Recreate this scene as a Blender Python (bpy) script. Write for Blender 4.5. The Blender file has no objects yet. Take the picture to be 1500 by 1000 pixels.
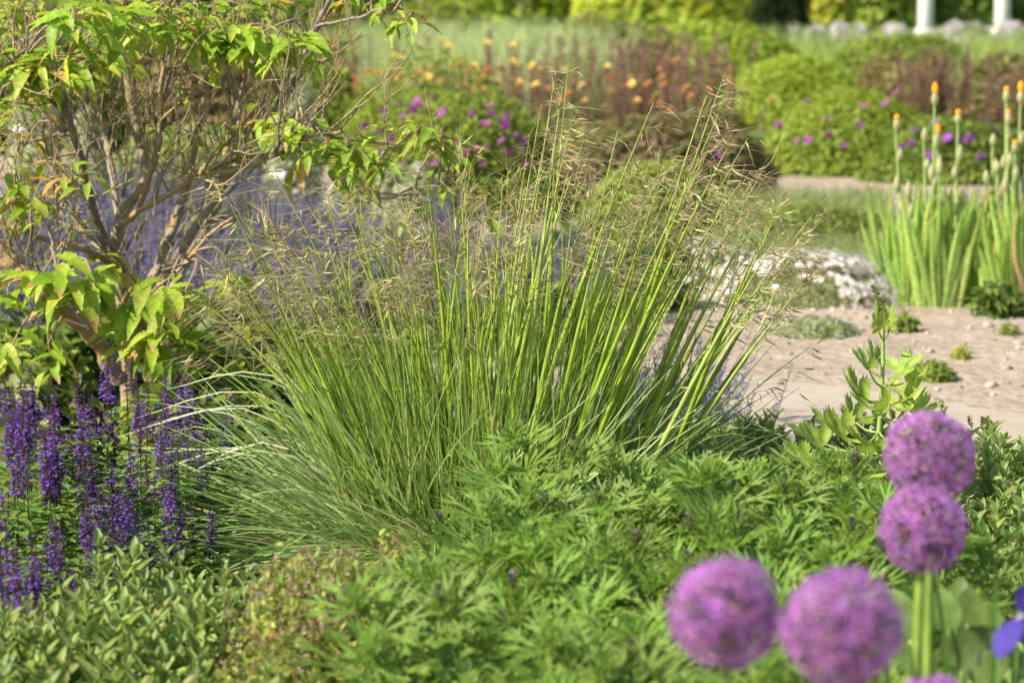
import bpy, math
import numpy as np
from mathutils import Vector

R = math.radians
rng = np.random.default_rng(11)
S = bpy.context.scene
COL = S.collection

# ------------------------------------------------------------------ camera, sky, sun, exposure
CAM_H, PITCH, K = 1.5, math.atan(0.14), 3750.0
cd = bpy.data.cameras.new('camera')
cam = bpy.data.objects.new('camera', cd); COL.objects.link(cam)
cam.location = (0, 0, CAM_H); cam.rotation_euler = (R(90) - PITCH, 0, 0)
cd.lens = 90; cd.sensor_width = 36; cd.clip_end = 2000; cd.clip_start = 0.05
cd.dof.use_dof = True; cd.dof.focus_distance = 6.45; cd.dof.aperture_fstop = 4.1
S.camera = cam

SUN_EL, SUN_AZ = R(40), R(-120)          # azimuth measured from +Y (away from the camera) towards +X
w = bpy.data.worlds.new('World'); S.world = w; w.use_nodes = True
nt = w.node_tree; bg = nt.nodes['Background']
sky = nt.nodes.new('ShaderNodeTexSky'); sky.sky_type = 'NISHITA'; sky.sun_disc = False
sky.sun_elevation = SUN_EL; sky.sun_rotation = SUN_AZ
nt.links.new(sky.outputs[0], bg.inputs[0]); bg.inputs[1].default_value = 0.09
sl = bpy.data.lights.new('sun', 'SUN'); sl.energy = 5.0; sl.angle = R(0.53); sl.color = (1.0, 0.90, 0.74)
sun = bpy.data.objects.new('sun', sl); COL.objects.link(sun)
sd = Vector((math.sin(SUN_AZ) * math.cos(SUN_EL), math.cos(SUN_AZ) * math.cos(SUN_EL), math.sin(SUN_EL)))
sun.rotation_euler = sd.to_track_quat('Z', 'Y').to_euler()
S.view_settings.view_transform = 'Standard'; S.view_settings.look = 'None'
S.view_settings.exposure = 0.92; S.view_settings.gamma = 1
S.render.engine = 'CYCLES'
S.cycles.use_denoising = True
S.cycles.max_bounces = 6; S.cycles.diffuse_bounces = 3; S.cycles.transmission_bounces = 4
S.cycles.sample_clamp_indirect = 6

# ------------------------------------------------------------------ helpers
def P(px, py, Y):
    """world point at depth Y that the photograph shows near pixel (px, py) of 1500 x 1000"""
    x, y = (px - 750) / K, (500 - py) / K
    c, s = math.cos(PITCH), math.sin(PITCH)
    d = np.array([x, c + y * s, -s + y * c])
    return np.array([0, 0, CAM_H]) + d * (Y / d[1])
def G(px, py):
    """ground point seen near pixel (px, py)"""
    x, y = (px - 750) / K, (500 - py) / K
    c, s = math.cos(PITCH), math.sin(PITCH)
    d = np.array([x, c + y * s, -s + y * c])
    return np.array([0, 0, CAM_H]) + d * (CAM_H / -d[2])
def X(px, Y): return (px - 750) / K * Y * 1.005
def U(a, b, n=None): return rng.uniform(a, b, n)
def nrm(a): return a / (np.linalg.norm(a, axis=-1, keepdims=True) + 1e-9)
def lin(r, g, b):
    f = lambda c: (c / 255 / 12.92) if c / 255 <= .04045 else ((c / 255 + .055) / 1.055) ** 2.4
    return np.array([f(r), f(g), f(b)])
def vary(c, n, v=.18, h=.08):
    """n colours round c: brightness by v, hue by h"""
    c = np.asarray(c, float)
    return np.clip(c[None] * (1 + rng.normal(0, v, (n, 1))) * (1 + rng.normal(0, h, (n, 3))), .003, .95)
def mixc(a, b, t): return np.asarray(a)[None] * (1 - t[:, None]) + np.asarray(b)[None] * t[:, None]

class MB:
    def __init__(s): s.v, s.f3, s.f4, s.c, s.n = [], [], [], [], 0
    def add(s, v, f, c):
        v = np.asarray(v, float).reshape(-1, 3); f = np.asarray(f, int)
        c = np.asarray(c, float)
        if c.ndim == 1: c = np.tile(c, (len(v), 1))
        (s.f3 if f.shape[-1] == 3 else s.f4).append(f.reshape(-1, f.shape[-1]) + s.n)
        s.v.append(v); s.c.append(c); s.n += len(v)
    def mesh(s, name):
        me = bpy.data.meshes.new(name)
        if not s.n: return me
        v = np.concatenate(s.v); c = np.concatenate(s.c)
        f3 = np.concatenate(s.f3) if s.f3 else np.zeros((0, 3), int)
        f4 = np.concatenate(s.f4) if s.f4 else np.zeros((0, 4), int)
        loops = np.concatenate([f3.ravel(), f4.ravel()])
        st = np.concatenate([np.arange(len(f3)) * 3, len(f3) * 3 + np.arange(len(f4)) * 4])
        me.vertices.add(len(v)); me.loops.add(len(loops)); me.polygons.add(len(st))
        me.vertices.foreach_set('co', v.ravel().astype(np.float32))
        me.loops.foreach_set('vertex_index', loops.astype(np.int32))
        me.polygons.foreach_set('loop_start', st.astype(np.int32))
        me.polygons.foreach_set('use_smooth', np.ones(len(st), bool))
        a = me.color_attributes.new('Col', 'FLOAT_COLOR', 'POINT')
        a.data.foreach_set('color', np.concatenate([c, np.ones((len(c), 1))], 1).ravel().astype(np.float32))
        me.update(calc_edges=True); me.validate()
        return me

def inst(mb, T, O, D, N, L, W, C):
    """copies of leaf template T=(verts, faces): x across, y along D, z along N"""
    tv, tf = T; n = len(O); k = len(tv)
    D = nrm(D); Xv = nrm(np.cross(D, N)); Z = np.cross(Xv, D)
    L = np.broadcast_to(L, (n,))[:, None, None]; W = np.broadcast_to(W, (n,))[:, None, None]
    V = O[:, None] + tv[None, :, 1:2] * L * D[:, None] + tv[None, :, 0:1] * W * Xv[:, None] + tv[None, :, 2:3] * L * Z[:, None]
    F = (np.asarray(tf)[None] + (np.arange(n) * k)[:, None, None]).reshape(-1, np.asarray(tf).shape[1])
    C = np.asarray(C, float)
    if C.ndim == 1: C = np.tile(C, (n, 1))
    mb.add(V, F, np.repeat(C, k, 0))

def tube(mb, pts, rad, sides, col):
    pts = np.asarray(pts, float); k = len(pts); rad = np.broadcast_to(rad, (k,))
    t = nrm(np.gradient(pts, axis=0)); ref = np.array([.31, .94, .12])
    a = nrm(np.cross(t, ref)); b = np.cross(t, a)
    an = np.linspace(0, 2 * math.pi, sides, endpoint=False)
    V = pts[:, None] + rad[:, None, None] * (np.cos(an)[None, :, None] * a[:, None] + np.sin(an)[None, :, None] * b[:, None])
    i = np.arange(k - 1)[:, None] * sides; j = np.arange(sides)[None]; j2 = (j + 1) % sides
    F = np.stack([i + j, i + j2, i + sides + j2, i + sides + j], -1).reshape(-1, 4)
    col = np.asarray(col, float)
    if col.ndim == 2: col = np.repeat(col, sides, 0)
    mb.add(V, F, col)

def strands(mb, Pn, w, C, side=None):
    """flat ribbons; Pn (n,k,3), w scalar, (n,) or (n,k), C (n,3) or (n,k,3)"""
    n, k, _ = Pn.shape
    w = np.asarray(w, float)
    w = np.broadcast_to(w[:, None] if w.ndim == 1 else w, (n, k))
    t = nrm(np.gradient(Pn, axis=1))
    if side is None: side = nrm(rng.normal(size=(n, 3)))
    s = nrm(np.cross(t, side[:, None]))
    V = np.stack([Pn - s * w[..., None] / 2, Pn + s * w[..., None] / 2], 2)
    b = np.arange(n)[:, None] * (2 * k) + np.arange(k - 1)[None] * 2
    F = np.stack([b, b + 1, b + 3, b + 2], -1).reshape(-1, 4)
    C = np.asarray(C, float)
    if C.ndim == 2: C = np.repeat(C[:, None], k, 1)
    mb.add(V, F, np.repeat(C[:, :, None], 2, 2).reshape(-1, 3))

def leaf_t(ts, ws, fold=.2, droop=.15, wave=0.):
    v, f = [], []
    for i, (t, wd) in enumerate(zip(ts, ws)):
        z = -droop * t * t; q = wave * math.sin(i * 2.3)
        v += [(-wd / 2, t, z + fold * wd / 2 + q), (0, t, z), (wd / 2, t, z + fold * wd / 2 - q)]
    for i in range(len(ts) - 1):
        a = 3 * i; f += [(a, a + 1, a + 4, a + 3), (a + 1, a + 2, a + 5, a + 4)]
    return np.array(v, float), np.array(f)

def lens_t(lobes, cup=.25):
    """flat compound leaf of lens lobes: (x, y, angle, length, width)"""
    v, f = [], []
    for (x, y, a, l, wd) in lobes:
        d = np.array([math.sin(a), math.cos(a)]); s = np.array([d[1], -d[0]]); p = np.array([x, y]); o = len(v)
        for q in (p, p + d * l * .45 + s * wd / 2, p + d * l, p + d * l * .45 - s * wd / 2, p + d * l * .5):
            r = math.hypot(*q); v.append((q[0], q[1], cup * r - cup * .55 * r * r))
        v[-1] = (v[-1][0], v[-1][1], v[-1][2] - .03)
        f += [(o, o + 1, o + 4), (o, o + 4, o + 3), (o + 1, o + 2, o + 4), (o + 4, o + 2, o + 3)]
    return np.array(v, float), np.array(f)

def palm_t(seed, n=7, spread=2.1, wd=.088):
    r = np.random.default_rng(seed); lobes = []
    for a in np.linspace(-spread, spread, n):
        l = (1 - .28 * abs(a) / spread) * r.uniform(.88, 1.05); a += r.normal(0, .06)
        lobes.append((0, 0, a, l, wd))
        for s in (-1, 1):
            for q, ll in ((.42, .46),):
                lobes.append((math.sin(a) * l * q, math.cos(a) * l * q, a + s * r.uniform(.32, .5), l * ll * r.uniform(.8, 1.15), wd * .62))
    return lens_t(lobes, .5)

def lobed_t(seed, nl=5, cup=.45):
    """broad toothed lobed leaf, cupped"""
    r = np.random.default_rng(seed); m = 61
    th = np.linspace(-2.45, 2.45, m); v = [(0, 0, 0)]; f = []
    rings = (.5, .8, 1.)
    for q in rings:
        for i, a in enumerate(th):
            u = (a + 2.45) / 4.9 * nl; lob = abs(math.sin(math.pi * u)) ** .6
            rad = (.42 + .58 * lob) * (1 - .22 * abs(a) / 2.45)
            if q == 1.: rad *= 1 + (.1 if i % 2 else -.08)
            rr = rad * (q if q < 1 else 1)
            v.append((math.sin(a) * rr, math.cos(a) * rr, cup * rr ** 1.6 + .05 * math.cos(2 * math.pi * u) * rr))
    for i in range(m - 1):
        f.append((0, 1 + i, 2 + i))
        for g in range(2):
            a = 1 + g * m + i; f += [(a, a + m, a + m + 1), (a, a + m + 1, a + 1)]
    return np.array(v, float), np.array(f)

LENS = leaf_t([0, .3, .65, 1], [.12, .9, .8, .03])
NEEDLE = leaf_t([0, .25, .6, 1], [.2, .9, .8, .03], .2, 0)
OVAL = leaf_t([0, .15, .4, .7, .9, 1], [.1, .6, 1, .85, .4, .03], .25, .2)
LANCE = leaf_t([0, .2, .5, .8, 1], [.3, .85, 1, .6, .03], .3, .12)
def serr(n=9, droop=.35, wave=.0):
    ts, ws = [0], [.06]
    for i in range(n):
        t = (i + .5) / n; wv = math.sin(math.pi * t ** .78) ** .85
        ts += [t, t + .35 / n]; ws += [wv, wv * .84]
    return leaf_t(ts + [1.], ws + [.02], .22, droop, wave)
SERR = [serr(9, .3, .01), serr(8, .55, .02), serr(10, .15, .015)]

# ------------------------------------------------------------------ materials
def plant_mat(name, trans=.35, rough=.5, spec=.35, namt=.25, nscale=60., tint=(1., 1., .7), gain=1., hue=(1., 1., 1.)):
    m = bpy.data.materials.new(name); m.use_nodes = True; t = m.node_tree; n = t.nodes; l = t.links
    bs = n['Principled BSDF']; out = n['Material Output']
    at = n.new('ShaderNodeAttribute'); at.attribute_name = 'Col'
    tc = n.new('ShaderNodeTexCoord'); no = n.new('ShaderNodeTexNoise'); no.inputs['Scale'].default_value = nscale; no.inputs['Detail'].default_value = 3
    l.new(tc.outputs['Object'], no.inputs['Vector'])
    mr = n.new('ShaderNodeMapRange'); mr.inputs[1].default_value = .3; mr.inputs[2].default_value = .7
    mr.inputs[3].default_value = gain * (1 - namt); mr.inputs[4].default_value = gain * (1 + namt)
    l.new(no.outputs[0], mr.inputs[0])
    vm = n.new('ShaderNodeVectorMath'); vm.operation = 'SCALE'
    l.new(at.outputs['Color'], vm.inputs[0]); l.new(mr.outputs[0], vm.inputs['Scale'])
    vh = n.new('ShaderNodeVectorMath'); vh.operation = 'MULTIPLY'; vh.inputs[1].default_value = hue
    l.new(vm.outputs[0], vh.inputs[0]); vm = vh
    l.new(vm.outputs[0], bs.inputs['Base Color'])
    bs.inputs['Roughness'].default_value = rough; bs.inputs['Specular IOR Level'].default_value = spec
    if trans > 0:
        tr = n.new('ShaderNodeBsdfTranslucent'); mx = n.new('ShaderNodeMixShader'); mx.inputs[0].default_value = trans
        vt = n.new('ShaderNodeVectorMath'); vt.operation = 'MULTIPLY'; vt.inputs[1].default_value = [1.6 * c for c in tint]
        l.new(vm.outputs[0], vt.inputs[0]); l.new(vt.outputs[0], tr.inputs['Color'])
        l.new(bs.outputs[0], mx.inputs[1]); l.new(tr.outputs[0], mx.inputs[2]); l.new(mx.outputs[0], out.inputs['Surface'])
    return m
M_LEAF = plant_mat('leaf', .42, gain=1.3, hue=(1.12, .985, .93))
M_BLADE = plant_mat('grass_blade', .3, .45, .4, .12, 20, gain=1.3, hue=(1.02, 1., 1.))
M_CULM = plant_mat('culm', .15, .4, .4, .15, 25, gain=1.3, hue=(1.04, 1., 1.))
M_SEED = plant_mat('spikelet', .35, .5, .3, .15, 40, (1, 1, .85))
M_PETAL = plant_mat('petal', .4, .6, .15, .15, 50, (1, .95, 1))
M_STEM = plant_mat('stem', .1, .5, .35, .2, 40)
M_STONE = plant_mat('stone', 0, .85, .2, .25, 60)

def bark_mat(name, lich):
    m = bpy.data.materials.new(name); m.use_nodes = True; t = m.node_tree; n = t.nodes; l = t.links
    bs = n['Principled BSDF']; tc = n.new('ShaderNodeTexCoord')
    at = n.new('ShaderNodeAttribute'); at.attribute_name = 'Col'
    n1 = n.new('ShaderNodeTexNoise'); n1.inputs['Scale'].default_value = 14; n1.inputs['Detail'].default_value = 5
    n2 = n.new('ShaderNodeTexNoise'); n2.inputs['Scale'].default_value = 70; n2.inputs['Detail'].default_value = 4
    l.new(tc.outputs['Object'], n1.inputs['Vector']); l.new(tc.outputs['Object'], n2.inputs['Vector'])
    r1 = n.new('ShaderNodeValToRGB'); e = r1.color_ramp.elements
    e[0].position = lich; e[0].color = (0, 0, 0, 1); e[1].position = lich + .1; e[1].color = (1, 1, 1, 1)
    l.new(n1.outputs[0], r1.inputs[0])
    r2 = n.new('ShaderNodeValToRGB'); e = r2.color_ramp.elements
    e[0].position = .35; e[0].color = (.36, .21, .06, 1); e[1].position = .65; e[1].color = (.32, .29, .19, 1)
    l.new(n2.outputs[0], r2.inputs[0])
    mx = n.new('ShaderNodeMix'); mx.data_type = 'RGBA'
    l.new(r1.outputs[0], mx.inputs['Factor']); l.new(at.outputs['Color'], mx.inputs[6]); l.new(r2.outputs[0], mx.inputs[7])
    l.new(mx.outputs[2], bs.inputs['Base Color']); bs.inputs['Roughness'].default_value = .85
    bp = n.new('ShaderNodeBump'); bp.inputs['Strength'].default_value = .8; bp.inputs['Distance'].default_value = .01
    l.new(n2.outputs[0], bp.inputs['Height']); l.new(bp.outputs[0], bs.inputs['Normal'])
    return m
M_BARK = bark_mat('lichened_bark', .47); M_TWIG = bark_mat('twig_bark', .54); M_LICHEN = bark_mat('orange_lichen_bark', .38)

def ground_mat(name, c1, c2, c3, scale, bump):
    m = bpy.data.materials.new(name); m.use_nodes = True; t = m.node_tree; n = t.nodes; l = t.links
    bs = n['Principled BSDF']; tc = n.new('ShaderNodeTexCoord')
    a = n.new('ShaderNodeTexNoise'); a.inputs['Scale'].default_value = scale * .12; a.inputs['Detail'].default_value = 6
    b = n.new('ShaderNodeTexNoise'); b.inputs['Scale'].default_value = scale; b.inputs['Detail'].default_value = 6
    for q in (a, b): l.new(tc.outputs['Object'], q.inputs['Vector'])
    r = n.new('ShaderNodeValToRGB'); e = r.color_ramp.elements
    e[0].position = .33; e[0].color = (*c1, 1); e[1].position = .68; e[1].color = (*c3, 1)
    q = e.new(.5); q.color = (*c2, 1)
    mm = n.new('ShaderNodeMath'); mm.operation = 'MULTIPLY_ADD'; mm.inputs[1].default_value = .5; 
    ml = n.new('ShaderNodeMath'); ml.operation = 'MULTIPLY'; ml.inputs[1].default_value = .5
    l.new(b.outputs[0], ml.inputs[0]); l.new(a.outputs[0], mm.inputs[0]); l.new(ml.outputs[0], mm.inputs[2])
    l.new(mm.outputs[0], r.inputs[0]); l.new(r.outputs[0], bs.inputs['Base Color'])
    bs.inputs['Roughness'].default_value = .95; bs.inputs['Specular IOR Level'].default_value = .15
    bp = n.new('ShaderNodeBump'); bp.inputs['Strength'].default_value = 1; bp.inputs['Distance'].default_value = bump
    l.new(b.outputs[0], bp.inputs['Height']); l.new(bp.outputs[0], bs.inputs['Normal'])
    return m

# ------------------------------------------------------------------ object helpers
def thing(name, label, cat, loc=(0, 0, 0), group=None, rz=0, sc=1):
    o = bpy.data.objects.new(name, None); COL.objects.link(o); o.empty_display_size = .05
    o.location = loc; o.rotation_euler = (0, 0, rz); o.scale = (sc, sc, sc)
    o['label'] = label; o['category'] = cat
    if group: o['group'] = group
    return o
def part(name, mb, mat, parent=None, kind=None, label=None):
    me = mb.mesh(name) if isinstance(mb, MB) else mb
    if not me.materials: me.materials.append(mat)
    o = bpy.data.objects.new(name, me); COL.objects.link(o)
    if parent: o.parent = parent
    if kind: o['kind'] = kind
    if label: o['label'] = label
    return o
def copy_tree(o, parent=None):
    c = o.copy(); COL.objects.link(c); c.parent = parent
    for ch in o.children: copy_tree(ch, c)
    return c
class Kind:
    """prototypes of one kind; the first placing uses the prototype itself"""
    def __init__(s, protos): s.p = protos; s.used = [False] * len(protos)
    def put(s, i, loc, label, group, rz=None, sc=1., tilt=0.):
        i %= len(s.p)
        o = s.p[i] if not s.used[i] else copy_tree(s.p[i]); s.used[i] = True
        o.location = tuple(loc); o.scale = (sc, sc, sc)
        o.rotation_euler = (rng.normal(0, tilt) if tilt else 0, rng.normal(0, tilt) if tilt else 0, U(0, 6.28) if rz is None else rz)
        o['label'] = label; o['group'] = group
        return o

def sheet(name, pts, z, mat, kind='structure'):
    me = bpy.data.meshes.new(name); me.from_pydata([(x, y, z) for x, y in pts], [], [list(range(len(pts)))]); me.update()
    me.materials.append(mat)
    o = bpy.data.objects.new(name, me); COL.objects.link(o); o['kind'] = kind
    return o

# ------------------------------------------------------------------ setting
M_SOIL = ground_mat('sandy_soil', (.22, .172, .13), (.345, .285, .222), (.46, .39, .315), 14, .03)
M_PATH = ground_mat('path_sand', (.34, .287, .23), (.39, .332, .268), (.44, .38, .31), 9, .006)
M_BED = ground_mat('bed_earth', (.05, .035, .022), (.09, .065, .04), (.15, .11, .07), 22, .03)
M_MEADOW = ground_mat('meadow_turf', (.06, .10, .025), (.10, .16, .035), (.17, .22, .06), 2.2, .1)

sheet('ground', [(-300, -20), (300, -20), (300, 600), (-300, 600)], 0, M_SOIL)
a0, a1 = G(900, 519), G(1560, 618)
def edge(pa, pb, x0, x1, n, jit):
    xs = np.linspace(x0, x1, n); ys = pa[1] + (xs - pa[0]) / (pb[0] - pa[0]) * (pb[1] - pa[1])
    return [(x, y + rng.normal(0, jit)) for x, y in zip(xs, ys)]
far = edge(a0, a1, -3, 4, 50, .015)
sheet('path', [(x, y - 2.4) for x, y in far] + far[::-1], .004, M_PATH)
sheet('flower_bed', [(-4, 1)] + [(4, 1)] + [(x, min(y, 7.4) + rng.normal(0, .04)) for x, y in zip(np.linspace(4, -.2, 30), np.linspace(6.6, 7.4, 30))] + [(-.6, 9.5), (-.9, 16), (-4, 17)], .008, M_BED)
sheet('meadow', [(-200, 23)] + [(x, 23 + rng.normal(0, .3)) for x in np.linspace(-20, 20, 50)] + [(200, 23), (200, 400), (-200, 400)], .012, M_MEADOW)

# loose stones on the sandy bed
mb = MB()
def pebble_t(seed):
    r = np.random.default_rng(seed); v, f = [], []
    for j, (zz, rr) in enumerate(((-.3, .75), (.25, 1.), (.75, .6))):
        for i in range(6):
            a = i / 6 * 6.283 + j * .3; q = rr * r.uniform(.75, 1.2); v.append((math.cos(a) * q, math.sin(a) * q, zz * .6))
    v.append((0, 0, .62))
    for j in range(2):
        for i in range(6): a = j * 6 + i; b = j * 6 + (i + 1) % 6; f += [(a, b, b + 6), (a, b + 6, a + 6)]
    f += [(12 + i, 12 + (i + 1) % 6, 18) for i in range(6)]
    return np.array(v), np.array(f)
n = 5200; yy = U(0, 1, n) ** .8 * 13 + 9; xx = U(-1.5, 6.5, n) * yy / 22 + .02 * yy
keep = yy > np.interp(xx, [p[0] for p in far], [p[1] for p in far]) - .15 * (rng.random(n) < .2)
xx, yy = xx[keep], yy[keep]; n = len(xx)
sz = np.exp(rng.normal(-4.75, .5, n))
for k in range(3):
    m = np.arange(n) % 3 == k; c = m.sum()
    inst(mb, pebble_t(k), np.stack([xx[m], yy[m], sz[m] * .1], 1), nrm(np.stack([U(-1, 1, c), U(-1, 1, c), 0 * U(0, 1, c)], 1)),
         np.tile([0, 0, 1.], (c, 1)), sz[m], sz[m] * U(.7, 1.3, c), vary((.33, .28, .235), c, .25, .05))
part('gravel', mb, M_STONE, None, 'stuff')

# ------------------------------------------------------------------ mounds of foliage
def mound(mb, rx, ry, h, n, L, Wd, cols, T=OVAL, lumps=9, inner=.55, z0=.0, up=.5, core=True):
    """leaf-sized faces through the outer part of a lumpy dome"""
    ld = nrm(rng.normal(size=(lumps, 3)) * [1, 1, .7] + [0, 0, .4]); la = U(.08, .3, lumps); lw = U(4, 12, lumps)
    def rad(d):
        dot = d @ ld.T
        return .85 + (la * np.exp((dot - 1) * lw)).sum(1)
    d = nrm(rng.normal(size=(n, 3)) * [1, 1, .8] + [0, 0, .25]); d[:, 2] = np.abs(d[:, 2])
    q = inner + (1 - inner) * U(0, 1, n) ** .45
    r = rad(d) * q
    O = d * r[:, None] * [rx, ry, h] + [0, 0, z0]
    N = nrm(d + rng.normal(0, .45, (n, 3)) + [0, 0, up]); D = nrm(np.cross(N, rng.normal(size=(n, 3))) + d * .5)
    i = rng.integers(0, len(cols), n); C = np.asarray(cols)[i] * (1 + rng.normal(0, .16, (n, 1)))
    inst(mb, T, O, D, N, L * U(.6, 1.3, n), Wd * U(.6, 1.3, n), np.clip(C, .004, .9))
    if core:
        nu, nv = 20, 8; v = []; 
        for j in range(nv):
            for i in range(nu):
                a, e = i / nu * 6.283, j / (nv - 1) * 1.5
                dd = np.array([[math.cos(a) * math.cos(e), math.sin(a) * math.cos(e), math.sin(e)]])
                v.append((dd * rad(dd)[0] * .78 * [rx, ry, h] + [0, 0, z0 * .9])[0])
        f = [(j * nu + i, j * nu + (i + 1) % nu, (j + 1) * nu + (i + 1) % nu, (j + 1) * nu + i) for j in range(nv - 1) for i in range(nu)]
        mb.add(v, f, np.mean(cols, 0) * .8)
    return rad
def flower_mesh(name, npet, L, Wd, col, eye=None, cup=.5, rows=1):
    mb = MB()
    for k in range(rows):
        a = np.arange(npet) / npet * 6.283 + k * .3
        D = np.stack([np.cos(a), np.sin(a), np.full(npet, cup + .4 * k)], 1)
        inst(mb, OVAL, np.zeros((npet, 3)), D, np.tile([0, 0, 1.], (npet, 1)), L * (1 - .2 * k), Wd, vary(col, npet, .1, .04))
    if eye is not None:
        a = np.arange(6) / 6 * 6.283
        inst(mb, LENS, np.zeros((6, 3)), np.stack([np.cos(a) * .5, np.sin(a) * .5, np.ones(6)], 1), np.tile([1., 0, .3], (6, 1)), L * .45, L * .3, eye)
    me = mb.mesh(name); me.materials.append(M_PETAL)
    return me
GREEN = [(.12, .19, .035), (.15, .22, .04), (.10, .16, .035), (.19, .25, .05)]
BRIGHT = [(.19, .28, .035), (.23, .31, .04), (.15, .23, .03)]
YELLOW = [(.26, .30, .05), (.30, .32, .07), (.2, .26, .04)]
DEEP = [(.05, .10, .02), (.07, .13, .025), (.09, .15, .03)]
SILVER = [(.26, .32, .25), (.32, .37, .30), (.22, .28, .2)]
BROWN = [(.15, .13, .08), (.18, .15, .095), (.13, .13, .055), (.15, .18, .05)]
BRONZE = [(.13, .115, .075), (.16, .12, .085), (.13, .15, .06)]

def bush(name, label, cat, px, Y, wpx, ytop, cols, n, L, depth=.8, group=None, flowers=None, fname='flower', T=OVAL, sp=1., g=1.1):
    """bush whose top reaches photo row ytop at depth Y"""
    x = X(px, Y); top = P(px, ytop, Y)[2]; rx = wpx / 2 / K * Y
    o = thing(name, label, cat, (x, Y, 0), group)
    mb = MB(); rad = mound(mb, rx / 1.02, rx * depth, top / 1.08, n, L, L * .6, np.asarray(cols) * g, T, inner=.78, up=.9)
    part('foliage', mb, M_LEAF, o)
    if flowers:
        me, pos = flowers[:2]; sp = flowers[2] if len(flowers) > 2 else sp
        for (fx, fy) in pos:
            # a flower head on the dome's near face, found along the line of sight of its place
            for s in np.linspace(-1.25, 1.0, 60):
                p = P(fx, fy, Y + s * rx * depth); q = (p - [x, Y, 0]) / [rx, rx * depth, top]
                d = q / (np.linalg.norm(q) + 1e-6)
                if np.linalg.norm(q) < rad(d[None])[0] * 1.06 or s > .2: break
            f = part(fname, me, M_PETAL, o)
            f.location = tuple(p - [x, Y, 0]); f.rotation_euler = (R(U(15, 60)), U(-.4, .4), U(0, 6)); f.scale = (U(.85, 1.15) * sp,) * 3
    return o

MAG = flower_mesh('flower', 5, .042, .04, (.46, .09, .46), (.5, .3, .45))
MAG2 = flower_mesh('flower', 5, .042, .04, (.38, .10, .52), (.5, .3, .45))

# right-hand geranium mound and its neighbours
bush('geranium_mound', 'broad bright green cranesbill mound with scattered magenta flowers, right of the grass plume', 'plant', 1235, 20.5, 300, 108, BRIGHT + GREEN[:2], 13000, .04, .7,
     flowers=(MAG, [(1212, 176), (1258, 184), (1212, 199), (1233, 214), (1183, 206), (1164, 208), (1182, 150), (1264, 157), (1298, 152), (1313, 136), (1140, 184)]))
bush('geranium_mound', 'darker cranesbill mound with purple flowers behind the orange budded irises', 'plant', 1400, 19.5, 260, 165, GREEN + DEEP[1:], 9000, .042, .7,
     flowers=(MAG2, [(1340, 193), (1322, 217), (1336, 211), (1358, 228), (1388, 203), (1405, 207), (1420, 204), (1437, 232), (1457, 190), (1490, 150), (1370, 180), (1443, 178)]))
bush('green_mound', 'tall light green mound rising behind the right-hand cranesbill mound', 'shrub', 1175, 27, 240, 62, BRIGHT, 8000, .055, .8)
bush('green_mound', 'light green mound with mauve specks left of the dark conifer foot', 'shrub', 1060, 34, 330, 22, BRIGHT + GREEN[1:2], 4500, .1, .6)
bush('green_mound', 'mid green mound beside the russet shrubs, under the white posts', 'shrub', 1300, 32, 220, 46, GREEN, 3500, .1, .8)
bush('geranium_mound', 'green cranesbill mound with magenta flowers behind the left side of the grass plumes', 'plant', 672, 16.5, 430, 138, GREEN + BRIGHT[:1], 13000, .04, .5,
     flowers=(MAG, [(563, 165), (585, 155), (610, 150), (604, 163), (590, 172), (616, 156), (630, 143), (710, 182), (735, 180), (740, 176), (755, 199), (672, 211), (694, 218), (710, 218), (680, 230), (708, 243), (752, 215), (770, 210), (534, 187), (690, 168), (720, 168), (765, 222)] + [(U(540, 830), U(148, 255)) for _ in range(26)], .8))
bush('green_mound', 'low fresh green mound behind the tallest grass plumes', 'shrub', 960, 15, 230, 215, BRIGHT[1:] + GREEN, 4500, .045, .7,
     flowers=(MAG, [(1052, 229)]))
bush('green_mound', 'low flat green hummock on the gravel before the cranesbill mound', 'plant', 1200, 14.6, 240, 298, [(.12, .18, .04), (.16, .22, .06), (.1, .15, .035)], 6000, .03, .8)
bush('bronze_foliage_clump', 'dark bronze leafed clump under the orange flowers', 'plant', 985, 17.5, 280, 165, BRONZE + [(.1, .12, .04)], 4500, .05, .5)
RUSSET = 'russet shrubs below the white posts'
bush('russet_shrub', 'wide russet brown shrub just right of the bright green mound', 'shrub', 1330, 25.5, 190, 72, BROWN, 4500, .07, .6, RUSSET)
bush('russet_shrub', 'russet brown shrub at the right edge of the picture', 'shrub', 1475, 25, 200, 66, BROWN + GREEN[:1], 4500, .07, .6, RUSSET)
bush('olive_shrub', 'loose olive brown shrub above the red brown spikes at the top centre', 'shrub', 890, 29, 200, 18, BROWN + GREEN[:2], 5000, .07, .6)
bush('olive_shrub', 'dull green shrub at the top centre above the pale meadow grass', 'shrub', 640, 38, 260, 4, GREEN + [(.2, .22, .1)], 4500, .1, .6)
bush('green_bush', 'mid green bush behind the leaning right stem of the shrub', 'shrub', 500, 21.5, 190, 112, GREEN, 5000, .07, .7)
bush('green_bush', 'bright green bush at the top right of the lichened shrub', 'shrub', 470, 27, 210, 30, BRIGHT + GREEN, 4500, .09, .7)
bush('green_bush', 'pale green bush seen through the middle of the lichened shrub', 'shrub', 285, 18, 220, 165, [(.2, .27, .09), (.25, .32, .12), (.17, .24, .06)], 4500, .06, .6)
bush('brown_bush', 'olive brown bush behind the top of the lichened shrub', 'shrub', 250, 24, 330, 10, BROWN + [(.30, .27, .17), (.25, .25, .11)], 5500, .09, .6)
bush('dark_bush', 'dark olive bush at the upper left corner', 'shrub', 40, 23, 330, 20, DEEP + BROWN[2:3] + GREEN[:1], 5500, .09, .6)
SIL = 'silvery foliage plants behind the shrub'
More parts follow.
